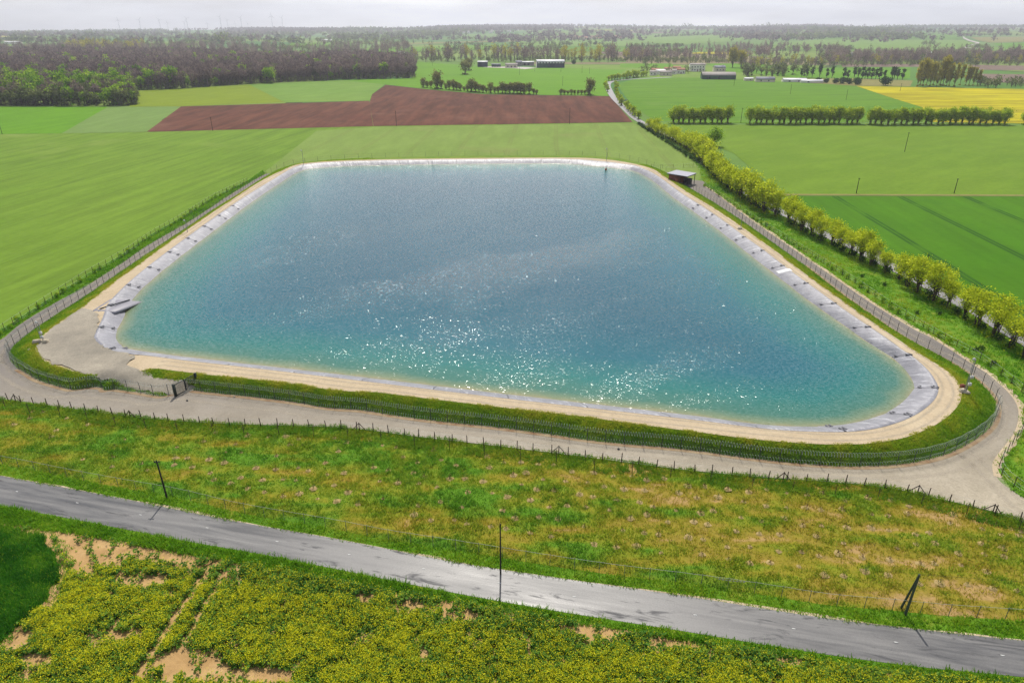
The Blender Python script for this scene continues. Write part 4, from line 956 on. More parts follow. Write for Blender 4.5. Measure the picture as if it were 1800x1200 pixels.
# ------------------------------------------------------------------ pump cabin
cab = thing('pump_cabin', 'red brown timber cabin with flat pale metal roof and open porch, beside the reservoir', 'cabin', (58.6, 262., 0), 0)
A2 = np.array([0., 0.]); ex = np.array([.70, -.714]); ey = np.array([.62, .785]); LX, LY = 9.0, 8.0
def cp(a, b): return A2 + ex * a + ey * b
ctr = at(1198, 304, 4.); cab.location = (float(at(1171, 304, 4.)[0]) + .3, float(at(1171, 304, 4.)[1]), 0)
def quadp(a0, b0, a1, b1): return np.array([cp(a0, b0), cp(a1, b0), cp(a1, b1), cp(a0, b1)])
obj('roof', MB().prism(quadp(0, 0, LX, LY), 3.75, 3.95).mesh('roof', [M['roof_metal']]), cab)
obj('fascia', MB().prism(quadp(.15, .15, LX - .15, LY - .15), 3.55, 3.748).mesh('fascia', [M['dark_box']]), cab)
obj('wall', MB().prism(quadp(.6, .7, 5.4, LY - .6), 0, 3.56).mesh('wall', [M['timber']]), cab)
obj('door', MB().prism(quadp(3.6, .64, 4.6, .72), .1, 2.3).mesh('door', [plain('orange brown door', (168, 104, 70), .7)]), cab)
for a, b in ((8.6, .5), (8.6, LY - .5), (5.9, .5)): obj('porch_post', MB().prism(quadp(a - .1, b - .1, a + .1, b + .1), 0, 3.56).mesh('porch_post', [M['dark_box']]), cab)
obj('porch_rail', MB().prism(quadp(5.6, .6, 8.5, .66), 1.0, 1.1).prism(quadp(5.6, .6, 8.5, .66), .5, .58).mesh('porch_rail', [M['mast_steel']]), cab)
pt = np.array(cab.location[:2]) + cp(7.2, 4.6)
tk = thing('dark_tank', 'dark square cabinet standing under the open porch of the pump cabin', 'cabinet', (pt[0], pt[1], 0), -.8)
obj('body', MB().box((0, 0, 1.1), (2.2, 2.2, 2.1)).box((0, 0, .03), (2.4, 2.4, .08)).mesh('body', [M['dark_box']]), tk); obj('lid', MB().box((0, 0, 2.2), (2.35, 2.35, .08)).mesh('lid', [M['navy']]), tk)
# overhead cables of the verge poles
def cable(label, a, b, sag=.35):
    a = np.array(a); b = np.array(b); t = np.linspace(0, 1, 30)[:, None]; p = a + (b - a) * t; p[:, 2] -= sag * np.sin(PI * t[:, 0])
    V, Fq = tube(p - a, .011, 4); tag(obj('overhead_cable', mesh('overhead_cable', V, Fq, [M['dark_box']]), None, a), label, 'cable')
cable('thin overhead cable running from the twin leg pole out of frame right', t3, (t3[0] + 52, t3[1] - 4.5, t3[2] + .3))

# ------------------------------------------------------------------ trees
def cards(c, s, r, elong=1.4, up=0.):
    n = len(c); a = r.normal(0, 1, (n, 3)); a[:, 2] += up * np.sign(a[:, 2]); a /= np.linalg.norm(a, axis=1)[:, None]
    b = np.cross(a, r.normal(0, 1, (n, 3))); b /= np.linalg.norm(b, axis=1)[:, None] + 1e-9
    s = np.asarray(s)[:, None]; a = a * s * elong; b = b * s
    return np.stack([c - a, c - b * .8, c + a, c + b * .8], 1).reshape(-1, 3)
def gen_tree(seed, h, rx, base, K, per, ls, stems=3, twigs=0, low=0, flat_top=1., sig=.3, elong=1.4, trunk_r=.16, up=0.):
    """returns trunk (V, F) and crown (V, F, tint) of one tree at the origin"""
    r = np.random.default_rng(seed); T = []
    cz = (base + h) / 2; rz = (h - base) / 2
    d = r.normal(0, 1, (K, 3)); d /= np.linalg.norm(d, axis=1)[:, None]; q = r.uniform(.25, 1, K)[:, None] ** .5
    c = d * q * [rx * .8, rx * .8, rz * .85]; c[:, 2] += cz + .1 * rz
    c[:, :2] *= r.uniform(.75, 1.15, (K, 1))
    sp = r.uniform(-1, 1, (stems, 2)) * (.12 if stems < 3 else .5) * min(rx, 1.6) * .6
    for k in range(stems):
        a = 2 * PI * k / stems + r.uniform(0, 1); top = np.array([math.cos(a) * rx * .35, math.sin(a) * rx * .35, base + (h - base) * r.uniform(.45, .75)]) if stems > 1 else np.array([r.normal(0, .1), r.normal(0, .1), h * .9])
        m1 = np.r_[sp[k] * 1.3, base * .6]; T.append(tube([np.r_[sp[k], -.2], m1, (m1 + top) / 2 + r.normal(0, .1, 3), top], [trunk_r, trunk_r * .8, trunk_r * .55, trunk_r * .2], 5))
    for k in range(K):
        s0 = np.array([0, 0, base * r.uniform(.5, 1.1)]) if r.uniform() < .5 else np.r_[sp[k % stems] * 1.3, base * r.uniform(.6, 1)]
        m = (s0 + c[k]) / 2 + r.normal(0, .12, 3) * rx * .4; m[2] += .15 * rz
        T.append(tube([s0, m, c[k]], [trunk_r * .4, trunk_r * .25, trunk_r * .08], 3))
    n = K * per; cc = np.repeat(c, per, 0); g = r.normal(0, 1, (n, 3)) * [rx * sig, rx * sig, rx * sig * .8]
    L = cc + g; tk = np.repeat(r.normal(0, .16, K), per)
    if low:
        e = r.normal(0, 1, (low, 3)) * [rx * .3, rx * .3, base * .3]; e[:, 2] = np.abs(e[:, 2]); L = np.vstack([L, e]); tk = np.r_[tk, np.full(low, -.3)]
    s = ls * r.uniform(.6, 1.3, len(L)); L[:, 2] = np.maximum(L[:, 2], .1)
    tint = np.clip(.5 + tk + r.normal(0, .16, len(L)), 0, 1)
    V = cards(L, s, r, elong, up)
    return join(T), (V, np.arange(len(V)).reshape(-1, 4), np.repeat(tint, 4))
def tree_meshes(name, leaf, bark, seeds, **kw):
    out = []
    for s in seeds:
        t, c = gen_tree(s, **kw)
        out.append((mesh('trunk', t[0], t[1], [M[bark]]), mesh('crown', c[0], c[1], [M[leaf]], tint=c[2])))
    return out
def single(leaf, bark, seeds, name='tree', **kw):
    """trunk and crown as one mesh, for trees a few pixels tall; also returns raw arrays for woods"""
    out = []
    for s in seeds:
        t, c = gen_tree(s, **kw); V = np.vstack([t[0], c[0]]); Fq = np.vstack([t[1], c[1] + len(t[0])]); ti = np.r_[np.full(len(t[0]), .15), c[2]]
        mi = np.r_[np.zeros(len(t[1]), int), np.ones(len(c[1]), int)]
        out.append((mesh(name, V, Fq, [M[bark], M[leaf]], tint=ti, mi=mi), V, Fq, ti, mi))
    return out
def plant(name, var, p, label, cat='tree', group=None, s=1., rz=None):
    z = float(ter(p[0], p[1])); r = random.uniform(0, 6.28) if rz is None else rz
    v = random.choice(var)
    if len(v) == 2:
        t = thing(name, label, cat, (p[0], p[1], z), r, group, s); obj('trunk', v[0], t); obj('crown', v[1], t)
    else:
        t = tag(obj(name, v[0], None, (p[0], p[1], z), r, s), label, cat, group)
    return t
ORD = 'first second third fourth fifth sixth seventh eighth ninth tenth eleventh twelfth thirteenth fourteenth fifteenth sixteenth seventeenth eighteenth nineteenth twentieth'.split()
ORD += ['twenty-' + o for o in ORD[:9]] + ['thirtieth'] + ['thirty-' + o for o in ORD[:9]] + ['fortieth']
def js(a): return np.array([random.uniform(-a, a), random.uniform(-a, a)])

willow = tree_meshes('willow', 'willow_leaf', 'bark', range(100, 106), h=8.6, rx=3.7, base=2.3, K=34, per=66, ls=.17, stems=7, low=90, sig=.2, trunk_r=.13)
willow2 = tree_meshes('willow', 'willow_leaf', 'bark', range(110, 114), h=10.4, rx=4.2, base=1.8, K=34, per=54, ls=.24, stems=6, low=90, sig=.21, trunk_r=.15)
field_tree = tree_meshes('field_tree', 'hedge_leaf', 'bark', range(120, 124), h=9.8, rx=3.7, base=1.0, K=32, per=46, ls=.30, stems=7, low=60, sig=.23, trunk_r=.12)
pA, s_ = resample(rowA, 4.7); u_, v_ = topx(pA[:, 0], pA[:, 1]); k = 0
for i, q in enumerate(pA):
    if u_[i] < 1875 and k < 40:
        plant('roadside_tree', willow, q + js(.5), f'{ORD[k]} yellow-green tree of the near lane row, counted from the gap towards the camera', 'tree', 'young trees along the lane', np.array([1, 1, 1.]) * random.uniform(.64, .98)); k += 1
pB, s_ = resample(rowB[::-1], 5.0); k = 0
for i, q in enumerate(pB[:40]):
    sz = random.uniform(.68, 1.02) * (1. if i < 26 else .78)
    plant('roadside_tree', willow2, q + js(.8), f'{ORD[k]} yellow-green tree of the far lane row, counted from the gap towards the plough', 'tree', 'young trees along the lane', sz); k += 1
green_round = tree_meshes('green_tree', 'green_leaf', 'bark', range(130, 132), h=8.5, rx=4.2, base=1.6, K=26, per=50, ls=.32, stems=2, sig=.26, trunk_r=.25)
plant('round_tree', green_round, atter(1254, 257), 'round fresh green tree behind the far lane row', 'tree')
# dark suckers and shrubs under the row
bush = tree_meshes('bush', 'bush_leaf', 'bark', range(140, 144), h=1.5, rx=1.0, base=.2, K=9, per=26, ls=.13, stems=4, sig=.33, trunk_r=.04)
sapling = tree_meshes('hedge_plant', 'grass_leaf', 'bark', range(150, 154), h=1.3, rx=.55, base=.25, K=7, per=22, ls=.1, stems=3, sig=.35, trunk_r=.025)
for nm, pts, gap, lb, gr in (('hedge_plant', west_line, 3.3, 'young leafy hedge plant growing along the boundary fence of the left wheat field', 'hedge plants along the left boundary fence'),
                             ('hedge_plant', east_line, 3.1, 'young leafy hedge plant growing along the fence in the east grass strip', 'hedge plants along the east boundary fence'),):
    ps, _ = resample(pts, gap)
    for q in ps:
        u, v = topx(*q)
        if -30 < u < 1830 and random.random() < .85: plant(nm, sapling, q + js(.35), lb, 'hedge plant', gr, random.uniform(.6, 1.25))
ps, _ = resample(np.vstack([rowB[::-1], rowA]), 4.4); u_, v_ = topx(ps[:, 0], ps[:, 1])
for i, q in enumerate(ps):
    if u_[i] < 1850 and not (377 < v_[i] < 391): plant('shrub', bush, q + js(.7), 'low dark shrub among the trunks of the lane trees', 'shrub', 'shrubs under the lane trees', random.uniform(.7, 1.3))
# weedy clumps in the meadow strips
weed = tree_meshes('weed', 'bush_leaf', 'bark', range(160, 163), h=.6, rx=.5, base=.05, K=7, per=20, ls=.08, stems=3, sig=.35, trunk_r=.015)
for (u, v) in ((1650, 553), (1613, 552), (1556, 502), (1516, 487), (1720, 617), (1745, 640)):
    plant('weed_clump', weed, at(u, v), 'dark weed clump in the grass strip below the lane trees', 'weed', 'weed clumps in the east grass strip', random.uniform(.9, 1.6))

# three field hedges
for (u0, u1, vb, n, lb) in ((1182, 1279, 216.5, 11, 'left of the field pole, counted from its left'), (1319, 1506, 218, 20, 'right of the field pole, counted from the pole'), (1529, 1765, 219, 23, 'by the yellow field, counted from its left')):
    for i in range(n):
        u = u0 + (u1 - u0) * i / (n - 1) + random.uniform(-2, 2)
        plant('field_tree', field_tree, atter(u, vb + random.uniform(-.6, .6)), f'{ORD[i]} bushy tree of the hedge {lb}', 'tree', 'trees of the field hedges', random.uniform(.85, 1.08))
plant('field_tree', field_tree, atter(1801, 219), 'lone bushy tree cut by the right frame edge beyond the yellow field hedge', 'tree', 'trees of the field hedges', .9)

# hedge of half bare trees behind the right plough
half_bare = tree_meshes('half_bare', 'budding_leaf', 'bark', range(170, 174), h=11, rx=3.6, base=1.2, K=24, per=26, ls=.36, stems=5, low=50, sig=.3, trunk_r=.14, elong=2.2)
HB = [(744, .8), (751, .6), (758, .6), (768, 1.45), (776, .8), (784, .5), (790, .75), (797, .8), (803, .75), (809, .65), (816, .4), (822, .6), (829, 1.), (836, .9), (842, .7), (849, .65), (855, .4), (862, .8), (870, .5), (876, .6), (883, .85), (889, .8), (896, .9), (903, .9), (909, .95), (915, .9), (921, .8), (930, .85), (938, .45), (943, .4)]
for i, (u, s) in enumerate(HB):
    vb = np.interp(u, [740, 850, 945], [153.5, 163.5, 166.5]); plant('hedge_tree', half_bare, atter(u, vb), 'tallest tree of the hedge behind the right plough' if s > 1.4 else f'{ORD[i]} half bare tree in the hedge behind the plough, counted from the left', 'tree', 'half bare trees behind the plough', s)
for i, u in enumerate(np.linspace(986, 1034, 9)): plant('hedge_shrub', half_bare, atter(u, 166.8), f'{ORD[i]} low shrub of the short hedge right of the gap, counted from the left', 'shrub', 'shrubs of the short plough hedge', random.uniform(.35, .5))
plant('hedge_tree', half_bare, atter(1037, 167), 'lone taller tree at the right end of the short plough hedge', 'tree', None, 1.2)
plant('lone_tree', half_bare, atter(818, 131), 'lone half bare tree standing in the bright green farm field', 'tree', None, 1.55)
plant('lone_tree', half_bare, atter(824, 124), 'second tree close behind the lone tree by the farm sheds', 'tree', None, 1.5)
# hedges where the lane bends
lane_tree = tree_meshes('lane_tree', 'hedge_leaf', 'bark', range(180, 183), h=7, rx=2.4, base=1.5, K=14, per=24, ls=.42, stems=3, low=30, sig=.3, trunk_r=.2)
n_ = 0
for a, b, cnt in (((1072, 143), (1136, 134), 15), ((1064, 150), (1066, 162), 4), ((1082, 152), (1086, 176), 6), ((1089, 182), (1120, 210), 9)):
    for i in range(cnt):
        t = i / (cnt - 1); p = atter(a[0] + (b[0] - a[0]) * t, a[1] + (b[1] - a[1]) * t)
        plant('lane_tree', lane_tree, p + js(1.), 'small yellow-green tree hedging the lane where it bends beside the plough', 'tree', 'small trees at the bend of the lane', random.uniform(.7, 1.1) * (1.1 if a[0] == 1072 else .8))

# poplars beyond the rapeseed
poplar = tree_meshes('poplar', 'poplar_leaf', 'pale_bark', range(190, 194), h=24, rx=2.0, base=2., K=34, per=24, ls=.5, stems=1, low=20, sig=.45, trunk_r=.3, elong=1.9, up=1.2)
PO = [(1612, 1.0), (1617, 1.05), (1622, 1.02), (1628, 1.), (1634, 1.), (1640, .95), (1646, .7), (1652, 1.15), (1657, 1.2), (1663, .8), (1668, .9), (1677, .9), (1687, .85), (1697, .8), (1703, .75), (1710, .7), (1718, .65)]
for i, (u, s) in enumerate(PO): plant('poplar', poplar, atter(u, 151.5 + random.uniform(-1.5, 1)), f'{ORD[i]} tall narrow poplar behind the yellow rapeseed, counted from the left', 'tree', 'poplars behind the rapeseed', s)
# ivy clad row
ivy = tree_meshes('ivy_tree', 'bush_leaf', 'bark', range(200, 203), h=13, rx=2.0, base=1., K=14, per=26, ls=.5, stems=1, sig=.35, trunk_r=.35)
IV = [1408, 1418, 1427, 1440, 1453, 1462, 1483, 1490, 1501, 1508, 1515, 1520, 1525, 1532, 1539, 1545, 1554, 1567, 1571, 1577, 1586]
for i, u in enumerate(IV): plant('ivy_tree', ivy, atter(u, np.interp(u, [1400, 1590], [136, 140.5])), f'{ORD[i]} ivy clad tree in the row beyond the green meadow, counted from the left', 'tree', 'ivy clad trees beyond the meadow', random.uniform(.75, 1.15))
# two big willows
bigw = tree_meshes('big_willow', 'poplar_leaf', 'bark', range(206, 208), h=24, rx=7.5, base=3, K=34, per=36, ls=.75, stems=3, sig=.25, trunk_r=.5)
plant('great_willow', bigw, atter(1287, 119), 'left of the two big pale yellow willows behind the white house', 'tree', None, 1.05); plant('great_willow', bigw, atter(1302, 119), 'right of the two big pale yellow willows behind the white house', 'tree', None, .95)
ever = tree_meshes('evergreen', 'bush_leaf', 'bark', range(210, 213), h=5.5, rx=3.4, base=.4, K=18, per=30, ls=.5, stems=2, sig=.32, trunk_r=.2)
for i, (u, v, s, lb) in enumerate([(1438, 144, .7, 'dark evergreen bush right of the white greenhouse'), (1452, 146, .75, 'second dark evergreen bush right of the white greenhouse'), (1468, 147, .9, 'dark evergreen bush in the hedge left of the widest one'), (1480, 147.5, 1., 'dark evergreen bush in the middle of the dry field edge'),
                                   (1491, 148, 1., 'dark evergreen bush left of the yellow rapeseed corner'), (1506, 149, 1.15, 'dark evergreen bush at the yellow rapeseed corner'), (1556, 150.5, 1.35, 'round dark evergreen bush alone behind the rapeseed'), (1008, 113, 1., 'round dark bush right of the white roofed hall')]):
    plant('evergreen_bush', ever, atter(u, v), lb, 'bush', None, s)

# ------------------------------------------------------------------ woods: first the trees one can tell apart at the edge, then the mass
brown = single('wood_twig', 'pale_bark', range(220, 226), 'bare_tree', h=15, rx=3.4, base=5, K=14, per=13, ls=.34, stems=2, sig=.34, trunk_r=.24, elong=3.4, up=.6)
leafy = single('green_leaf', 'bark', range(230, 235), 'leafing_tree', h=15, rx=4.6, base=4, K=18, per=26, ls=.62, stems=2, low=20, sig=.26, trunk_r=.3)
olive = single('far_leaf', 'bark', range(240, 243), 'budding_tree', h=13, rx=4.2, base=3, K=16, per=22, ls=.6, stems=2, low=30, sig=.28, trunk_r=.3)
front = catmull(px((-20, 186), (60, 186.5), (130, 186.5), (190, 186), (229, 185), (233, 178), (228, 160), (262, 158), (310, 156.5), (370, 152), (440, 147.5), (520, 143.5), (600, 140.5), (680, 138.5), (727, 137.5)), 6)
fr, _ = resample(front, 4.2)
for i, q in enumerate(fr):
    u, v = topx(*q); west = u < 236
    if u < -25: continue
    x = random.random()
    if west:
        if x < .18: plant('leafing_tree', leafy, q + js(2.) + [0, 2.5], 'fresh green tree at the near left edge of the brown wood', 'tree', 'green trees at the left wood edge', random.uniform(.55, .95))
        else: plant('budding_tree', olive, q + js(2.) + [0, 2.5], 'olive brown bushy tree at the near left edge of the brown wood', 'tree', 'olive trees at the left wood edge', random.uniform(.5, .95))
    elif x < .1: plant('leafing_tree', leafy, q + js(1.5) + [0, 2], 'fresh green tree on the long edge of the brown wood above the pale fields', 'tree', 'green trees on the long wood edge', random.uniform(.5, .85))
    elif random.random() < .9: plant('bare_tree', brown, q + js(1.5) + [0, 2.5], 'bare brown tree on the long edge of the wood above the pale fields', 'tree', 'bare trees on the long wood edge', random.uniform(.8, 1.1))
# green crowns scattered inside the wood
for (u, v, s) in [(22, 168, 1.1), (52, 172, 1.2), (64, 172, 1.35), (72, 176, 1.1), (118, 172, 1.2), (124, 176, 1.), (150, 174, 1.1), (162, 170, .9), (186, 166, 1.), (176, 163, .9), (208, 166, 1.1), (214, 170, 1.), (262, 156, 1.1), (268, 157, 1.), (284, 154, .9), (296, 155, 1.15), (306, 155.5, 1.1),
                  (90, 155, 1.), (68, 152, .9), (42, 152, .9), (116, 142, .9), (62, 138, 1.), (148, 138, .8), (8, 140, 1.), (236, 142, .8), (158, 150, .9), (140, 155, 1.), (428, 141, 1.), (470, 146, .9), (478, 146.5, 1.), (612, 134, .7), (30, 160, 1.), (200, 185, .8), (92, 185, .75), (208, 184, .9)]:
    plant('leafing_tree', leafy, atter(u, v), 'fresh green crown standing up inside the bare brown wood', 'tree', 'green crowns inside the brown wood', s * 1.12)

def mass(name, protos, x, y, smin, smax, mats, seed=0, kind='stuff', sink=0.):
    r = np.random.default_rng(seed); Vs = []; Fs = []; Ts = []; Ms = []; n0 = 0
    which = r.integers(0, len(protos), len(x)); z = ter(x, y) - sink
    for k, (me, V, Fq, ti, mi) in enumerate(protos):
        s = which == k; n = int(s.sum())
        if not n: continue
        a = r.uniform(0, 2 * PI, n); sc_ = smin + (smax - smin) * r.beta(2., 1.6, n) + np.where(r.uniform(size=n) < .12, .12, 0); ca, sa = np.cos(a) * sc_, np.sin(a) * sc_
        W = np.empty((n, len(V), 3), np.float32)
        W[:, :, 0] = ca[:, None] * V[:, 0] - sa[:, None] * V[:, 1] + x[s][:, None]; W[:, :, 1] = sa[:, None] * V[:, 0] + ca[:, None] * V[:, 1] + y[s][:, None]
        W[:, :, 2] = V[:, 2] * (sc_ * r.uniform(.68, 1.16, n))[:, None] + z[s][:, None]
        Fs.append((Fq[None] + (np.arange(n) * len(V))[:, None, None] + n0).reshape(-1, 4)); Vs.append(W.reshape(-1, 3)); n0 += n * len(V)
        Ts.append(np.clip(ti[None] + r.normal(0, .2, n)[:, None], 0, 1).ravel()); Ms.append(np.tile(mi, n))
    return tag(obj(name, mesh(name, np.concatenate(Vs), np.concatenate(Fs), mats, tint=np.concatenate(Ts), mi=np.concatenate(Ms))), kind=kind)
wood_poly = np.vstack([fr + [0, 3], px((729, 118), (700, 110), (600, 104), (450, 103), (300, 100), (150, 99), (-20, 98))])
x, y = scatter(wood_poly, 1 / 26., lambda x, y: fbm(x / 40, y / 60, 91) * .9 + .35, 92)
# a ride cut between the two rows of the right block
u_, v_ = topx(x, y); west_ = (u_ < 240) & (v_ > 150); wx_, wy_ = x[west_], y[west_]; kr = np.random.default_rng(6).uniform(size=len(x)); u_, v_, x, y = [q[~west_ | (kr < .3)] for q in (u_, v_, x, y)]; k = ~((u_ > 600) & (v_ > 121.5) & (v_ < 126)) & ~((u_ > 430) & (u_ < 560) & (v_ < 108)); x, y = x[k], y[k]
near = topx(x, y)[1] > 128
pb_ = [M['pale_bark'], M['wood_twig']]
lodfar = single('wood_twig', 'pale_bark', range(250, 255), 'wood', h=15, rx=3.8, base=6, K=7, per=9, ls=.6, stems=1, sig=.42, trunk_r=.26, elong=2.6, up=.5)
mass('bare_wood', brown, x[near], y[near], .8, 1.08, pb_, 93); mass('bare_wood', lodfar, x[~near], y[~near], .8, 1.1, pb_, 94)
ol = np.random.default_rng(5).uniform(size=len(x)) < .13
lowg = single('far_leaf', 'bark', range(256, 259), 'undergrowth', h=3.2, rx=2.6, base=.3, K=5, per=9, ls=.5, stems=1, sig=.4, trunk_r=.1)
mass('budding_wood', olive, x[ol], y[ol], .75, 1.05, [M['bark'], M['far_leaf']], 95)
sel = np.random.default_rng(8).uniform(size=len(wx_)); k1 = sel < .3; k2 = (sel > .3) & (sel < .42)
mass('budding_wood', olive, wx_[k1], wy_[k1], .8, 1.1, [M['bark'], M['far_leaf']], 97)
greens = single('green_leaf', 'bark', range(236, 239), 'wood', h=15, rx=4.6, base=4, K=16, per=20, ls=.66, stems=2, sig=.26, trunk_r=.3)
k3 = np.random.default_rng(9).uniform(size=len(x)) < .035
mass('leafing_wood', greens, np.r_[wx_[k2], x[k3]], np.r_[wy_[k2], y[k3]], .8, 1.1, [M['bark'], M['green_leaf']], 98)
mass('undergrowth', lowg, x[near], y[near], .6, 1.2, [M['bark'], M['far_leaf']], 96)

# valley trees: bands and rows beyond the fields
bare_far = single('bare_twig', 'pale_bark', range(260, 265), 'valley_tree', h=20, rx=3.2, base=2.5, K=11, per=11, ls=.42, stems=1, sig=.5, trunk_r=.3, elong=3.4, up=1.2)
bud_far = single('poplar_leaf', 'pale_bark', range(266, 270), 'valley_tree', h=20, rx=3.2, base=2.5, K=11, per=11, ls=.5, stems=1, sig=.5, trunk_r=.3, elong=2.6, up=1.)
dull_far = single('far_leaf', 'bark', range(270, 274), 'valley_tree', h=13, rx=5., base=1.5, K=8, per=9, ls=.95, stems=1, sig=.4, trunk_r=.35)
mB, mP, mD = [M['pale_bark'], M['bare_twig']], [M['pale_bark'], M['poplar_leaf']], [M['bark'], M['far_leaf']]
def band(u0, u1, va, vb, n, seed):
    r = np.random.default_rng(seed); u = r.uniform(u0, u1, n); v = r.uniform(va, vb, n); p = atter(u, v); return p[:, 0], p[:, 1]
# poplar band beyond the farm: single trees
gr = 'bare poplars beyond the farm'
r_ = np.random.default_rng(3)
for i, u in enumerate(np.sort(np.r_[r_.uniform(700, 1000, 78), r_.uniform(990, 1150, 42)])):
    bud = 985 < u < 1065 or r_.uniform() < .25
    plant('valley_poplar', bud_far if bud else bare_far, atter(u, r_.uniform(105, 110)), 'yellow budding poplar in the band beyond the farm halls' if bud else 'bare grey poplar in the band beyond the farm halls', 'tree', 'budding poplars beyond the farm' if bud else gr, float(r_.uniform(.8, 1.4)))
gr = 'bare trees of the right valley'
for i in range(130):
    u = r_.uniform(1300, 1800); v = np.interp(u, [1300, 1450, 1800], [124, 118, 116]) + r_.uniform(-8, 4) - (4 if u > 1450 else 0); t = r_.uniform() < .3
    plant('valley_tree', bud_far if t else bare_far, atter(u, v), 'budding yellowish tree in the wooded belt right of the white house' if t else 'bare grey tree in the wooded belt right of the white house', 'tree', 'budding trees of the right valley' if t else gr, float(r_.uniform(.5, .85)))
for i in range(26):
    u = r_.uniform(1715, 1805); plant('valley_shrub', dull_far, atter(u, r_.uniform(146, 155)), 'brown thicket shrub between the poplars and the right frame edge', 'shrub', 'thicket shrubs behind the rapeseed', float(r_.uniform(.4, .75)))
for i in range(34):
    u = r_.uniform(1305, 1420); plant('valley_shrub', (olive if r_.uniform() < .5 else dull_far), atter(u, r_.uniform(126, 136)), 'bushy olive tree between the barn and the ivy clad row', 'tree', 'bushy trees behind the barn', float(r_.uniform(.45, 1.)))
for i in range(24):
    u = r_.uniform(1130, 1240); plant('valley_shrub', dull_far, atter(u, r_.uniform(112, 133)), 'small brown tree among the houses left of the white house', 'tree', 'trees among the hamlet houses', float(r_.uniform(.35, .7)))
x, y = band(0, 330, 90, 98, 230, 301); mass('valley_trees', bare_far, x, y, .7, 1.2, mB, 302)
x, y = band(120, 260, 88, 94, 110, 303); mass('valley_trees', bud_far, x, y, .9, 1.3, mP, 304)
x, y = band(300, 720, 84, 100, 420, 305); k = fbm(x / 90, y / 160, 4) > .53; mass('valley_trees', bare_far, x[k], y[k], .7, 1.15, mB, 306)
x, y = band(0, 700, 68, 90, 1700, 307); k = fbm(x / 130, y / 200, 14) > .57; mass('valley_trees', dull_far, x[k], y[k], .6, 1.1, mD, 308)
x, y = band(640, 1000, 70, 90, 500, 317); k = fbm(x / 130, y / 200, 15) > .6; mass('valley_trees', dull_far, x[k], y[k], .6, 1.1, mD, 318)
x, y = band(1100, 1480, 84, 108, 420, 309); k = fbm(x / 110, y / 150, 24) > .52; mass('valley_trees', bare_far, x[k], y[k], .6, 1., mB, 310)
x, y = band(1450, 1830, 100, 113, 420, 311); mass('valley_trees', bare_far, x, y, .6, 1.05, mB, 312)
x, y = band(1440, 1830, 99, 112, 160, 313); mass('valley_trees', dull_far, x, y, .6, 1.1, mD, 314)
for a_, k_ in (((700, 1150, 103, 109, 330, 401), 'dull'), ((1300, 1830, 108, 117, 420, 403), 'dull'), ((1120, 1330, 104, 112, 200, 405), 'dull'), ((700, 1180, 88, 103, 380, 407), 'dull'), ((1100, 1500, 88, 104, 260, 409), 'dull')):
    x, y = band(*a_); k = fbm(x / 60, y / 110, a_[5]) > (.42 if a_[2] > 100 else .56); mass('valley_shrubs', dull_far, x[k], y[k], .25, .6, mD, a_[5] + 1)
# hedgerows
def rows(name, segs, protos, mats, seed, gap=8., s0=.5, s1=.9):
    X = []; Y = []
    r = np.random.default_rng(seed)
    for (u0, v0, u1, v1) in segs:
        a, b = px((u0, v0), (u1, v1)); n = max(2, int(np.hypot(*(b - a)) / gap)); t = r.uniform(0, 1, n); p = a + (b - a) * t[:, None] + r.normal(0, 2.5, (n, 2)); X.append(p[:, 0]); Y.append(p[:, 1])
    mass(name, protos, np.concatenate(X), np.concatenate(Y), s0, s1, mats, seed)
rows('hedgerows', [(1340, 87, 1500, 88), (1340, 87.5, 1500, 88.5), (1560, 65, 1612, 64.5), (1665, 62, 1800, 63.5), (1680, 63, 1760, 64), (1618, 79, 1650, 80), (1625, 79, 1648, 79.5), (1105, 86, 1170, 84), (1110, 87, 1200, 82), (1015, 82, 1078, 84.5), (905, 79, 1010, 80.5), (795, 79, 835, 79), (835, 82, 850, 81),
                   (1035, 79, 1065, 79.2), (1036, 79.5, 1064, 79.7), (1036, 78.5, 1064, 78.7), (600, 70, 900, 70), (300, 73, 520, 72), (100, 66, 500, 65), (1700, 84, 1740, 87), (1130, 100, 1210, 93), (1140, 102, 1200, 97), (840, 74, 1080, 70.5), (1150, 66, 1250, 62), (260, 68, 480, 68)], dull_far, mD, 320, 7.)
rows('hedgerows', [(282, 89, 332, 90), (283, 90, 333, 91), (1690, 98, 1790, 100), (1760, 63, 1780, 63.5)], dull_far, [M['bark'], M['bush_leaf']], 321, 5., .5, .9)
# far woods on the slopes and skyline
blob = single('far_leaf', 'bark', range(280, 284), 'far_wood', h=16, rx=7.5, base=1, K=5, per=6, ls=2.4, stems=1, sig=.4, trunk_r=.4)
blobb = single('wood_twig', 'bark', range(284, 288), 'far_wood', h=16, rx=7.5, base=1, K=5, per=6, ls=2.4, stems=1, sig=.4, trunk_r=.4)
def azr(u0, u1, r0, r1, n, seed, noise=None):
    r = np.random.default_rng(seed); u = r.uniform(u0, u1, n); rr = np.sqrt(r.uniform(r0 * r0, r1 * r1, n)); x = (u - 900) / F * CT * 1.0 * rr * 1.1; y = np.sqrt(np.maximum(rr * rr - x * x, 1))
    e = np.minimum(u - u0, u1 - u) / max(1., min(60., (u1 - u0) * .35)); k = r.uniform(0, 1, n) * 1.1 < e + .15 * (fbm(rr / 300., u / 20., seed) - .5) if u1 - u0 > 1 else np.ones(n, bool)
    if noise: k &= fbm(x / noise[0], y / noise[1], seed) > noise[2]
    x, y = x[k], y[k]
    return x, y
fm = [M['bark'], M['wood_twig']]
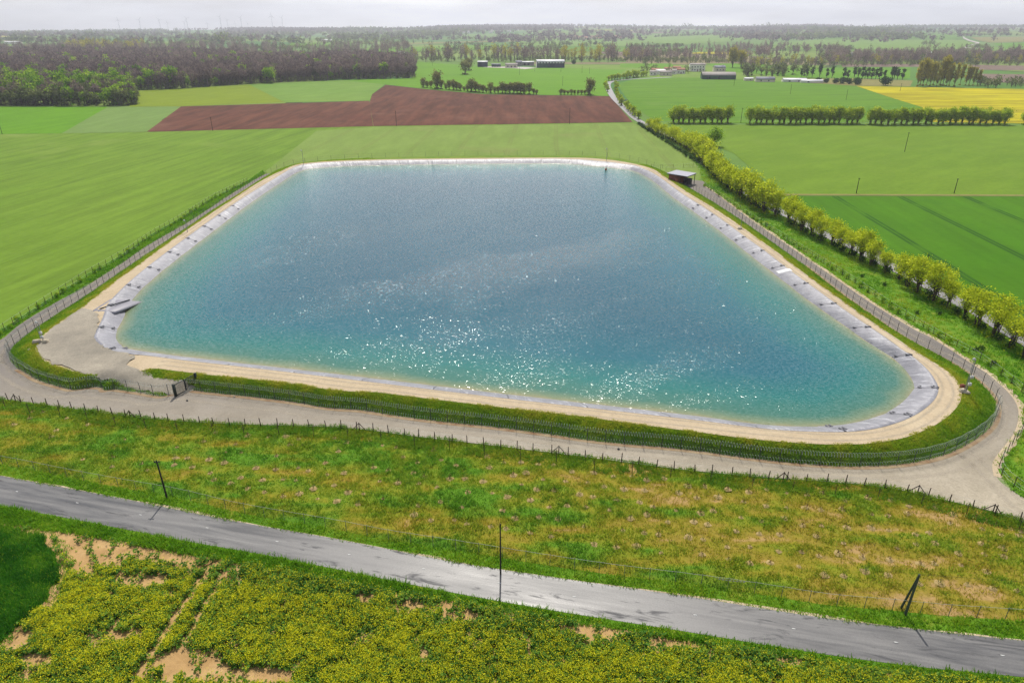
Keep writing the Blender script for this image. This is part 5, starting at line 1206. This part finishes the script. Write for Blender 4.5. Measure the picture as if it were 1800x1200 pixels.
SP = [(-90, 150, 4200, 7800, 2600, (500, 300, .38)), (120, 420, 5200, 8200, 2000, (500, 400, .42)), (450, 660, 4600, 8000, 2600, (500, 300, .4)), (600, 860, 2900, 6800, 3000, (260, 300, .47)), (740, 1010, 4500, 8200, 2600, (300, 400, .36)), (1000, 1260, 6000, 8200, 1500, (400, 300, .45)),
      (1220, 1400, 4200, 8000, 3600, (420, 420, .42)), (1290, 1490, 3000, 6500, 3600, (320, 260, .46)), (1210, 1330, 3000, 5000, 900, (260, 160, .56)), (1420, 1900, 6900, 8400, 3400, (300, 200, .36)), (0, 1840, 2600, 7800, 9000, (240, 170, .57)), (0, 640, 2200, 5000, 2600, (200, 160, .62)), (840, 1120, 2500, 4000, 1200, (160, 160, .56))]
for i, (u0, u1, r0, r1, n, nz) in enumerate(SP):
    x, y = azr(u0, u1, r0, r1, n, 330 + i, nz); mass('distant_woods', blobb if i % 2 == 0 else blob, x, y, .7, 1.3, fm if i % 2 == 0 else mD, 350 + i)
for i, (u, s) in enumerate([(1213, 1.3), (1228, 1.), (1240, 1.1), (1268, 1.3), (1280, 1.4), (1289, 1.4), (1301, 1.4), (1312, 1.5), (1322, .9), (1170, 1.4), (1180, 1.5), (1176, 1.4)]):
    x, y = azr(u, u + .1, 6900, 7000, 1, 400 + i); plant('skyline_tree', blob, (x[0], y[0]), 'rounded clump of trees standing up on the right skyline', 'tree', 'tree clumps on the skyline', s * 1.6)

# ------------------------------------------------------------------ buildings
def house(name, label, u, v, w, d, h, roofh, rz=0., wall='render', roof='tile', cat='house', group=None, windows=(), door=False, flatroof=False, over=.35, chimney=False):
    p = atter(u, v); z = float(ter(*p)); root = thing(name, label, cat, (p[0], p[1], z), rz, group)
    b = MB().prism(np.array([[-w / 2, 0], [w / 2, 0], [w / 2, d], [-w / 2, d]]), -1., h)
    if not flatroof:
        for sx in (-1, 1): b.add([[sx * w / 2, 0, h], [sx * w / 2, d, h], [sx * w / 2, d / 2, h + roofh]], [[0, 1, 2, 2]])
    obj('wall', b.mesh('wall', [M[wall]]), root)
    rf = MB(); W = w / 2 + over
    if flatroof: rf.prism(np.array([[-W, -over], [W, -over], [W, d + over], [-W, d + over]]), h + .01, h + .35)
    else:
        k = roofh / (d / 2)
        for s in (0, 1):
            y0 = -over if s == 0 else d + over; zz = h - k * over
            q = np.array([[-W, y0, zz], [W, y0, zz], [W, d / 2, h + roofh], [-W, d / 2, h + roofh]]); rf.add(np.vstack([q + [0, 0, .03], q + [0, 0, .25]]), [[0, 1, 2, 3], [4, 7, 6, 5], [0, 4, 5, 1], [1, 5, 6, 2], [2, 6, 7, 3], [3, 7, 4, 0]])
    ro = obj('roof', rf.mesh('roof', [M[roof]]), root)
    if chimney: obj('chimney', MB().box((w * .25, d / 2, h + roofh + .3), (.9, .9, 1.6)).mesh('chimney', [M['render']]), ro)
    for (x, zc, ww, hh) in windows: obj('window', MB().box((x, -.03, zc), (ww, .12, hh)).mesh('window', [M['glass']]), root)
    if door: obj('door', MB().box((0, -.03, 1.1), (1.1, .12, 2.2)).mesh('door', [M['timber']]), root)
    return root
# white roofed hall
R = house('farm_hall', 'long farm hall with white roof and dark blue and green front beyond the bright field', 968, 119.5, 39, 20, 8, 2.2, .03, 'navy', 'white_roof', 'farm building')
obj('green_panel', MB().prism(np.array([[-19, -.12], [-4, -.12], [-4, -.02], [-19, -.02]]), 0, 5.6).mesh('green_panel', [M['deep_green']]), R)
for k in range(9): obj('light_panel', MB().box((-17 + k * 4.2, -.1, 6.7), (2.6, .14, 1.7)).mesh('light_panel', [M['white_roof']]), R)
obj('end_panel', MB().prism(np.array([[-19.62, .5], [-19.52, .5], [-19.52, 19.5], [-19.62, 19.5]]), 0, 7.6).mesh('end_panel', [M['render_white']]), R)
R = house('farm_shed', 'dark blue farm shed with flat pale roof and white striped end, left of the farm', 848, 118, 14, 22, 6.5, 1., .0, 'navy', 'white_roof', 'farm building')
for k in range(3): obj('light_panel', MB().box((-7.06, 3 + k * 6.5, 3.3), (.12, 3.2, 6.2)).mesh('light_panel', [M['render_white']]), R)
house('farm_house', 'low grey farm building with pale roof in the middle of the farm', 899, 119.5, 17, 10, 4, 1.8, 0, 'render', 'fibro', 'farm building', None, [(-5, 2, 1.6, 1.6), (0, 2, 1.6, 1.6), (5, 2, 1.6, 1.6)], True)
house('farm_house', 'small slate roofed farm building behind the low grey one', 912, 116.5, 9, 9, 5, 2.2, 0, 'fibro', 'slate', 'farm building', None, [(-2, 3, 1.2, 1.4), (2, 3, 1.2, 1.4)])
house('farm_shelter', 'white roofed open shelter left of the long farm hall', 928, 115.5, 18, 10, 4.5, 1., 0, 'fibro', 'white_roof', 'farm building', None, [(-5, 2, 3, 3), (1, 2, 3, 3)])
house('farm_shelter', 'dark green shelter right of the striped farm shed', 872, 118, 13, 6, 3.2, .9, 0, 'deep_green', 'slate', 'farm building', None, [(-3, 1.6, 2, 2), (3, 1.6, 2, 2)])
drape('farm_yard', px((848, 118.6), (905, 120.6), (922, 122), (945, 119.8), (925, 118.2), (860, 117.2)), M['concrete'], .12)
wn = [(x, z, 1.3, 1.5) for x in (-7, -3.5, 0, 3.5, 7) for z in (2.2, 5.6)]
house('white_house', 'tall pale two storey house with many dark windows, left of the willows', 1226, 126, 19, 11, 8, 1.6, -.06, 'render_white', 'fibro', 'house', None, wn, True, chimney=True)
house('village_house', 'low pale house left of the tall white house', 1197, 130, 10, 9, 4.5, 1.8, 0, 'render_white', 'tile', 'house', None, [(-3, 2, 1.3, 1.4), (3, 2, 1.3, 1.4)], True)
house('village_house', 'dark roofed house between the white house and the willows', 1266, 126, 14, 9, 4.5, 2.5, .1, 'render', 'slate', 'house', None, [(-4, 2, 1.3, 1.4), (0, 2, 1.3, 1.4), (4, 2, 1.3, 1.4)], chimney=True)
R = house('long_barn', 'long grey roofed barn with dark green gable end at the green field edge', 1264, 140, 36, 17, 4.2, 3., -.1, 'deep_green', 'fibro', 'barn', None, [(-12, 2, 3, 3), (0, 2, 3, 3)])
house('small_shed', 'small pale roofed shed right of the long barn', 1317, 142.5, 9, 6, 2.2, .9, 0, 'render', 'white_roof', 'shed', None, [(1, 1.2, 1, 1)])
house('small_house', 'grey blue roofed low house with a chimney right of the barn', 1346, 144.5, 19, 9, 2.6, 2.2, -.05, 'render', 'slate', 'house', None, [(-5, 1.4, 1.2, 1.2), (3, 1.4, 1.2, 1.2)], chimney=True)
house('greenhouse', 'long low white greenhouse on the edge of the green field', 1398, 144.5, 24, 9, 2., 1.4, -.08, 'render_white', 'white_roof', 'greenhouse', None, [(-6, 1, 2, 1.2), (4, 1, 2, 1.2)])
house('greenhouse', 'second white greenhouse roof right of the long one', 1428, 146, 22, 8, 1.7, 1.2, -.12, 'render_white', 'white_roof', 'greenhouse', None, [(-4, 1, 2, 1)])
for i, (u, v, w, rf) in enumerate([(1152, 129, 10, 'tile'), (1163, 131, 12, 'white_roof'), (1174, 127, 9, 'tile'), (1182, 131, 11, 'fibro'), (1190, 125, 10, 'tile'), (1148, 133, 8, 'fibro'), (1170, 133.5, 14, 'fibro')]):
    house('hamlet_house', ['pale house at the left end of the hamlet by the lane', 'white roofed house second in the hamlet by the lane', 'terracotta roofed house in the middle of the hamlet', 'grey roofed house near the right of the hamlet', 'terracotta roofed house beside the low pale house', 'small grey shed nearest the lane in the hamlet', 'wide low grey shed at the front of the hamlet'][i],
          u, v, w, 8, 3.6, 1.9, random.uniform(-.3, .3), 'render_white' if i % 2 else 'render', rf, 'house', None, [(-2, 1.8, 1.2, 1.3), (2, 1.8, 1.2, 1.3)])
house('long_byre', 'long dark roofed building half hidden in the right valley trees', 1508, 101, 44, 16, 5, 3, 0, 'slate', 'slate', 'barn', None, [(0, 2, 4, 3)]); house('long_byre', 'second dark roofed long building right of the first in the valley', 1556, 102, 36, 16, 4, 2.5, 0, 'slate', 'slate', 'barn', None, [(0, 2, 4, 3)])
for i in range(46):
    u = 985 + 105 * (i % 23) / 22 + r_.uniform(-3, 3); v = r_.uniform(64.5, 69.5)
    house('village_house', 'tiny terracotta roofed house of the far village', u, v, r_.uniform(11, 18), 9, 4, 2.6, r_.uniform(-.6, .6), 'render_white' if r_.uniform() < .5 else 'render', 'tile', 'house', 'houses of the far village')
for i in range(22):
    house('village_house', 'tiny pale house of the wooded hillside village', r_.uniform(720, 910), r_.uniform(53.5, 60), r_.uniform(14, 24), 9, 6, 3, r_.uniform(-.6, .6), 'render_white', 'fibro', 'house', 'houses of the hillside village')
for i, (u, v, rf) in enumerate([(1712, 97, 'tile'), (1720, 98, 'tile'), (1742, 97.5, 'tile'), (1748, 99, 'fibro'), (1700, 99, 'fibro'), (1783, 98, 'render_white'), (1630, 98, 'white_roof')]):
    house('village_house', 'small house among the trees of the right hand village', u, v, 15, 10, 4.5, 2.6, r_.uniform(-.4, .4), 'render', rf, 'house', 'houses of the right hand village')
for i, (u, v, w, lb) in enumerate([(15, 77.5, 26, 'left of two white buildings far off in the left valley'), (28, 77.5, 24, 'right of two white buildings far off in the left valley'), (285, 90.5, 16, 'white house beside the dark trees in the left valley'), (575, 73.5, 36, 'white shed far off above the brown wood'), (703, 98, 16, 'dark roofed house left of the poplar band')]):
    house('distant_building', lb, u, v, w, 12, 5, 2, 0, 'render_white', 'slate' if i == 4 else 'white_roof', 'building', None)
house('church_tower', 'square church tower on the central skyline', 935, 46.2, 26, 26, 26, 8, 0, 'render', 'slate', 'church')
drape('country_lane', np.vstack([px((1694, 65), (1697, 68), (1706, 72), (1722, 76), (1720, 78), (1700, 83), (1697, 85), (1720, 86.5)), px((1720, 87), (1693, 85.6), (1698, 82.5), (1716, 77.6), (1714, 76.3), (1700, 72.3), (1693, 68.5), (1692, 65))]), M['concrete'], 1.6, cell=40.)

# wind turbines far beyond the left skyline
tm = MB().tube([(0, 0, -30), (0, 0, 92)], [4.2, 2.6], 8).mesh('tower', [M['turbine']]); nm = MB().box((0, 2, 93.5), (4.5, 11, 4.5)).tube([(0, -4.5, 93.5), (0, -7, 93.5)], [2.2, 1.], 8).mesh('nacelle', [M['turbine']])
bm_ = MB().tube([(0, 0, 1), (0, 0, 16), (0, 0, 47)], [1.5, 2.3, .6], 6).mesh('blade', [M['turbine']])
for i, (u, vt, s) in enumerate([(211, 36, 1.), (248, 36, .98), (283, 36, .95), (296, 39, .75), (326, 38, .8), (331, 34, 1.), (366, 40, .7), (390, 32, 1.05), (402, 36, .8), (415, 40, .65), (426, 33, 1.), (437, 40, .6), (480, 31, 1.05), (498, 33, .95)]):
    u2 = u; R_ = 8600.; x = (u2 - 900) / F * R_ / 1.0 * (CT); x = (u2 - 900) / F * (CT * 8300 + ST * H); y = 8300.
    zt = H - (vt + 2 - 44) / F * 8300 * 1.17; s *= .85
    t = thing('wind_turbine', f'{ORD[i]} wind turbine on the left skyline, counted from the left', 'wind turbine', (x, y, zt - 93.5 * s), 0, 'wind turbines on the skyline', s)
    obj('tower', tm, t); obj('nacelle', nm, t)
    for k in range(3):
        b = obj('blade', bm_, t, (0, -6, 93.5)); b.rotation_euler = (0, 2 * PI * k / 3 + i * .7, 0)
p = px((988, 48))[0]
root = thing('radio_mast', 'thin tall radio mast on the central skyline', 'mast', (p[0], p[1], float(ter(*p)) - 2))
hm = 14 / F * float(np.hypot(*p)) * 1.1
obj('shaft', MB().tube([(0, 0, 0), (0, 0, hm)], [2.4, 1.4], 6).mesh('shaft', [M['turbine']]), root)

# ------------------------------------------------------------------ meadow planting: mulched saplings and staked trees
mound_m = []
for s in range(4):
    r = np.random.default_rng(500 + s); n = 12; V = [(0, 0, .13)]; 
    for rg, z in ((.25, .11), (.45, .05), (.6, -.02)): V += [(rg * math.cos(2 * PI * k / n) * r.uniform(.8, 1.2), rg * math.sin(2 * PI * k / n) * r.uniform(.8, 1.2), z + r.normal(0, .02)) for k in range(n)]
    T3 = np.array([[0, 1 + k, 1 + (k + 1) % n] for k in range(n)]); Q = np.array([[1 + j * n + k, 1 + (j + 1) * n + k, 1 + (j + 1) * n + (k + 1) % n, 1 + j * n + (k + 1) % n] for j in range(2) for k in range(n)])
    c = r.normal(0, .14, (34, 3)); c[:, 2] = np.abs(c[:, 2]) * 1.8 + .2; W = cards(c, np.full(34, .035), r, 3.5, .6)
    mound_m.append((mesh('mulch', np.array(V), [T3, Q], [M['mulch']]), mesh('sapling', W, np.arange(len(W)).reshape(-1, 4), [M['twig_dry'] if s % 2 else M['far_leaf']], tint=r.uniform(0, 1, len(W)))))
Lp, _ = resample(post_line, 2.5); cntm = 0
for j, t in enumerate((.14, .27, .40, .53, .66, .79)):
    for i in range(len(Lp)):
        a = Lp[i]; k = int(np.argmin(np.abs(wire_line[:, 0] - a[0]))); b = wire_line[k]; p = a + (b - a) * (t + random.uniform(-.03, .03)) + [random.uniform(-.5, .5) + (j % 2) * 1.2, 0]; u, v = topx(*p)
        pr = np.interp(u, [0, 250, 600, 900], [.12, .25, .75, .93])
        if -20 < u < 1820 and random.random() < pr and cntm < 285:
            m = random.choice(mound_m); t_ = thing('mulched_sapling', 'small dry sapling on a round pale mulch mound in the olive meadow', 'sapling', (p[0], p[1], float(meadow_h(p[0], p[1])) * .7 + .06), random.uniform(0, 6), 'mulched saplings of the meadow', random.uniform(.5, .95)); obj('mulch', m[0], t_); obj('sapling', m[1], t_); cntm += 1
stake = []
for s in range(3):
    r = np.random.default_rng(520 + s); b = MB().tube([(0, 0, -.1), (.03, .02, 1.0), (.05, 0, 1.9)], [.045, .035, .02], 5)
    tw = MB()
    for q in range(14):
        z = r.uniform(.7, 1.7); a = r.uniform(0, 6.28); l = r.uniform(.2, .5); tw.tube([(.03, 0, z), (math.cos(a) * l * .6, math.sin(a) * l * .6, z + l * .7), (math.cos(a) * l, math.sin(a) * l, z + l * 1.2)], [.014, .01, .005], 3, caps=False)
    stake.append((b.mesh('stem', [M['post_wood']]), tw.mesh('twigs', [M['bark']])))
Ls, _ = resample(post_line + [0, -2.2], 5.2); k = 0
for i, q in enumerate(Ls):
    u, v = topx(*q)
    if -20 < u < 1830:
        m = random.choice(stake); t_ = thing('staked_tree', 'thin leafless staked young tree just below the wooden post fence', 'young tree', (q[0], q[1] + random.uniform(-.5, .4), .1), random.uniform(0, 6), 'staked young trees below the post fence', random.uniform(.85, 1.15)); obj('stem', m[0], t_); obj('twigs', m[1], t_)

# ------------------------------------------------------------------ air, sky, sun, camera
SUN_EL, SUN_AZ = math.radians(54), 0.
hz = bpy.data.materials.new('haze'); hz.use_nodes = True; n = hz.node_tree.nodes; n.remove(n['Principled BSDF']); pv = n.new('ShaderNodeVolumePrincipled')
pv.inputs['Color'].default_value = (.88, .91, 1., 1); pv.inputs['Density'].default_value = 1.25e-4; pv.inputs['Anisotropy'].default_value = .5
hz.node_tree.links.new(pv.outputs[0], n['Material Output'].inputs['Volume'])
hb = MB().box((0, 2900, 78), (24000, 13200, 284)); tag(obj('haze', hb.mesh('haze', [hz])), kind='stuff')

w = bpy.data.worlds.new('World'); sc.world = w; w.use_nodes = True; nt = w.node_tree; bg = nt.nodes['Background']
def wn_(ty, i=None, o=0, **k):
    nd = nt.nodes.new('ShaderNode' + ty)
    for a, v in k.items(): setattr(nd, a, v)
    for a, v in (i or {}).items():
        if isinstance(v, bpy.types.NodeSocket): nt.links.new(v, nd.inputs[a])
        else: nd.inputs[a].default_value = v
    return nd.outputs[o]
sky = wn_('TexSky', sky_type='NISHITA', sun_disc=False, sun_elevation=SUN_EL, sun_rotation=SUN_AZ, air_density=1.2, dust_density=2.)
gen = wn_('TexCoord', o=0)
sep = nt.nodes.new('ShaderNodeSeparateXYZ'); nt.links.new(gen, sep.inputs[0])
cl = wn_('TexNoise', {'Vector': wn_('Mapping', {'Vector': gen, 'Scale': (1., 1., 5.)}), 'Scale': 1.7, 'Detail': 6., 'Roughness': .6})
def mr(v, a, b, c, d):
    nd = nt.nodes.new('ShaderNodeMapRange'); nd.interpolation_type = 'SMOOTHSTEP'
    nt.links.new(v, nd.inputs[0])
    for k, q in enumerate((a, b, c, d)): nd.inputs[k + 1].default_value = q
    return nd.outputs[0]
low_ = mr(sep.outputs[2], .05, .65, 1., .16); cf = mr(cl, .3, .6, .55, 1.)
mx = nt.nodes.new('ShaderNodeMix'); mx.data_type = 'RGBA'; nt.links.new(wn_('Math', {0: low_, 1: cf}, operation='MULTIPLY'), mx.inputs[0]); nt.links.new(sky, mx.inputs[6])
cl2 = wn_('TexNoise', {'Vector': wn_('Mapping', {'Vector': gen, 'Scale': (1., 1., 7.), 'Location': (3.3, 1., 0)}), 'Scale': 3.6, 'Detail': 5.})
rm2 = nt.nodes.new('ShaderNodeValToRGB'); nt.links.new(cl2, rm2.inputs[0]); rm2.color_ramp.elements[0].position = .3; rm2.color_ramp.elements[1].position = .65
rm2.color_ramp.elements[0].color = (7.8, 8.0, 8.9, 1); rm2.color_ramp.elements[1].color = (13.2, 13.3, 13.5, 1)
nt.links.new(rm2.outputs[0], mx.inputs[7]); nt.links.new(mx.outputs[2], bg.inputs[0]); bg.inputs[1].default_value = .10

sl_ = bpy.data.lights.new('sun', 'SUN'); sl_.energy = 4.6; sl_.angle = math.radians(.55); sl_.color = (1., .95, .87)
so = bpy.data.objects.new('sun', sl_); col.objects.link(so); so.rotation_euler = (-(PI / 2 - SUN_EL), 0, 0); so.location = (0, 0, 400)
cam = bpy.data.cameras.new('camera'); co = bpy.data.objects.new('camera', cam); col.objects.link(co)
cam.sensor_width = 36; cam.lens = 24; cam.clip_start = 1; cam.clip_end = 30000
co.location = (0, 0, H); co.rotation_euler = (PI / 2 - TH, 0, 0); sc.camera = co
sc.view_settings.view_transform = 'Standard'; sc.view_settings.look = 'None'; sc.view_settings.exposure = 0.; sc.view_settings.gamma = 1.
sc.render.engine = 'CYCLES'; c = sc.cycles
c.max_bounces = 5; c.diffuse_bounces = 2; c.glossy_bounces = 2; c.transmission_bounces = 3; c.volume_bounces = 0; c.transparent_max_bounces = 12
c.caustics_reflective = False; c.caustics_refractive = False; c.use_denoising = True; c.denoiser = 'OPENIMAGEDENOISE'; c.denoising_input_passes = 'RGB_ALBEDO_NORMAL'; c.denoising_prefilter = 'NONE'; c.sample_clamp_indirect = 4.
sc.unit_settings.system = 'METRIC'
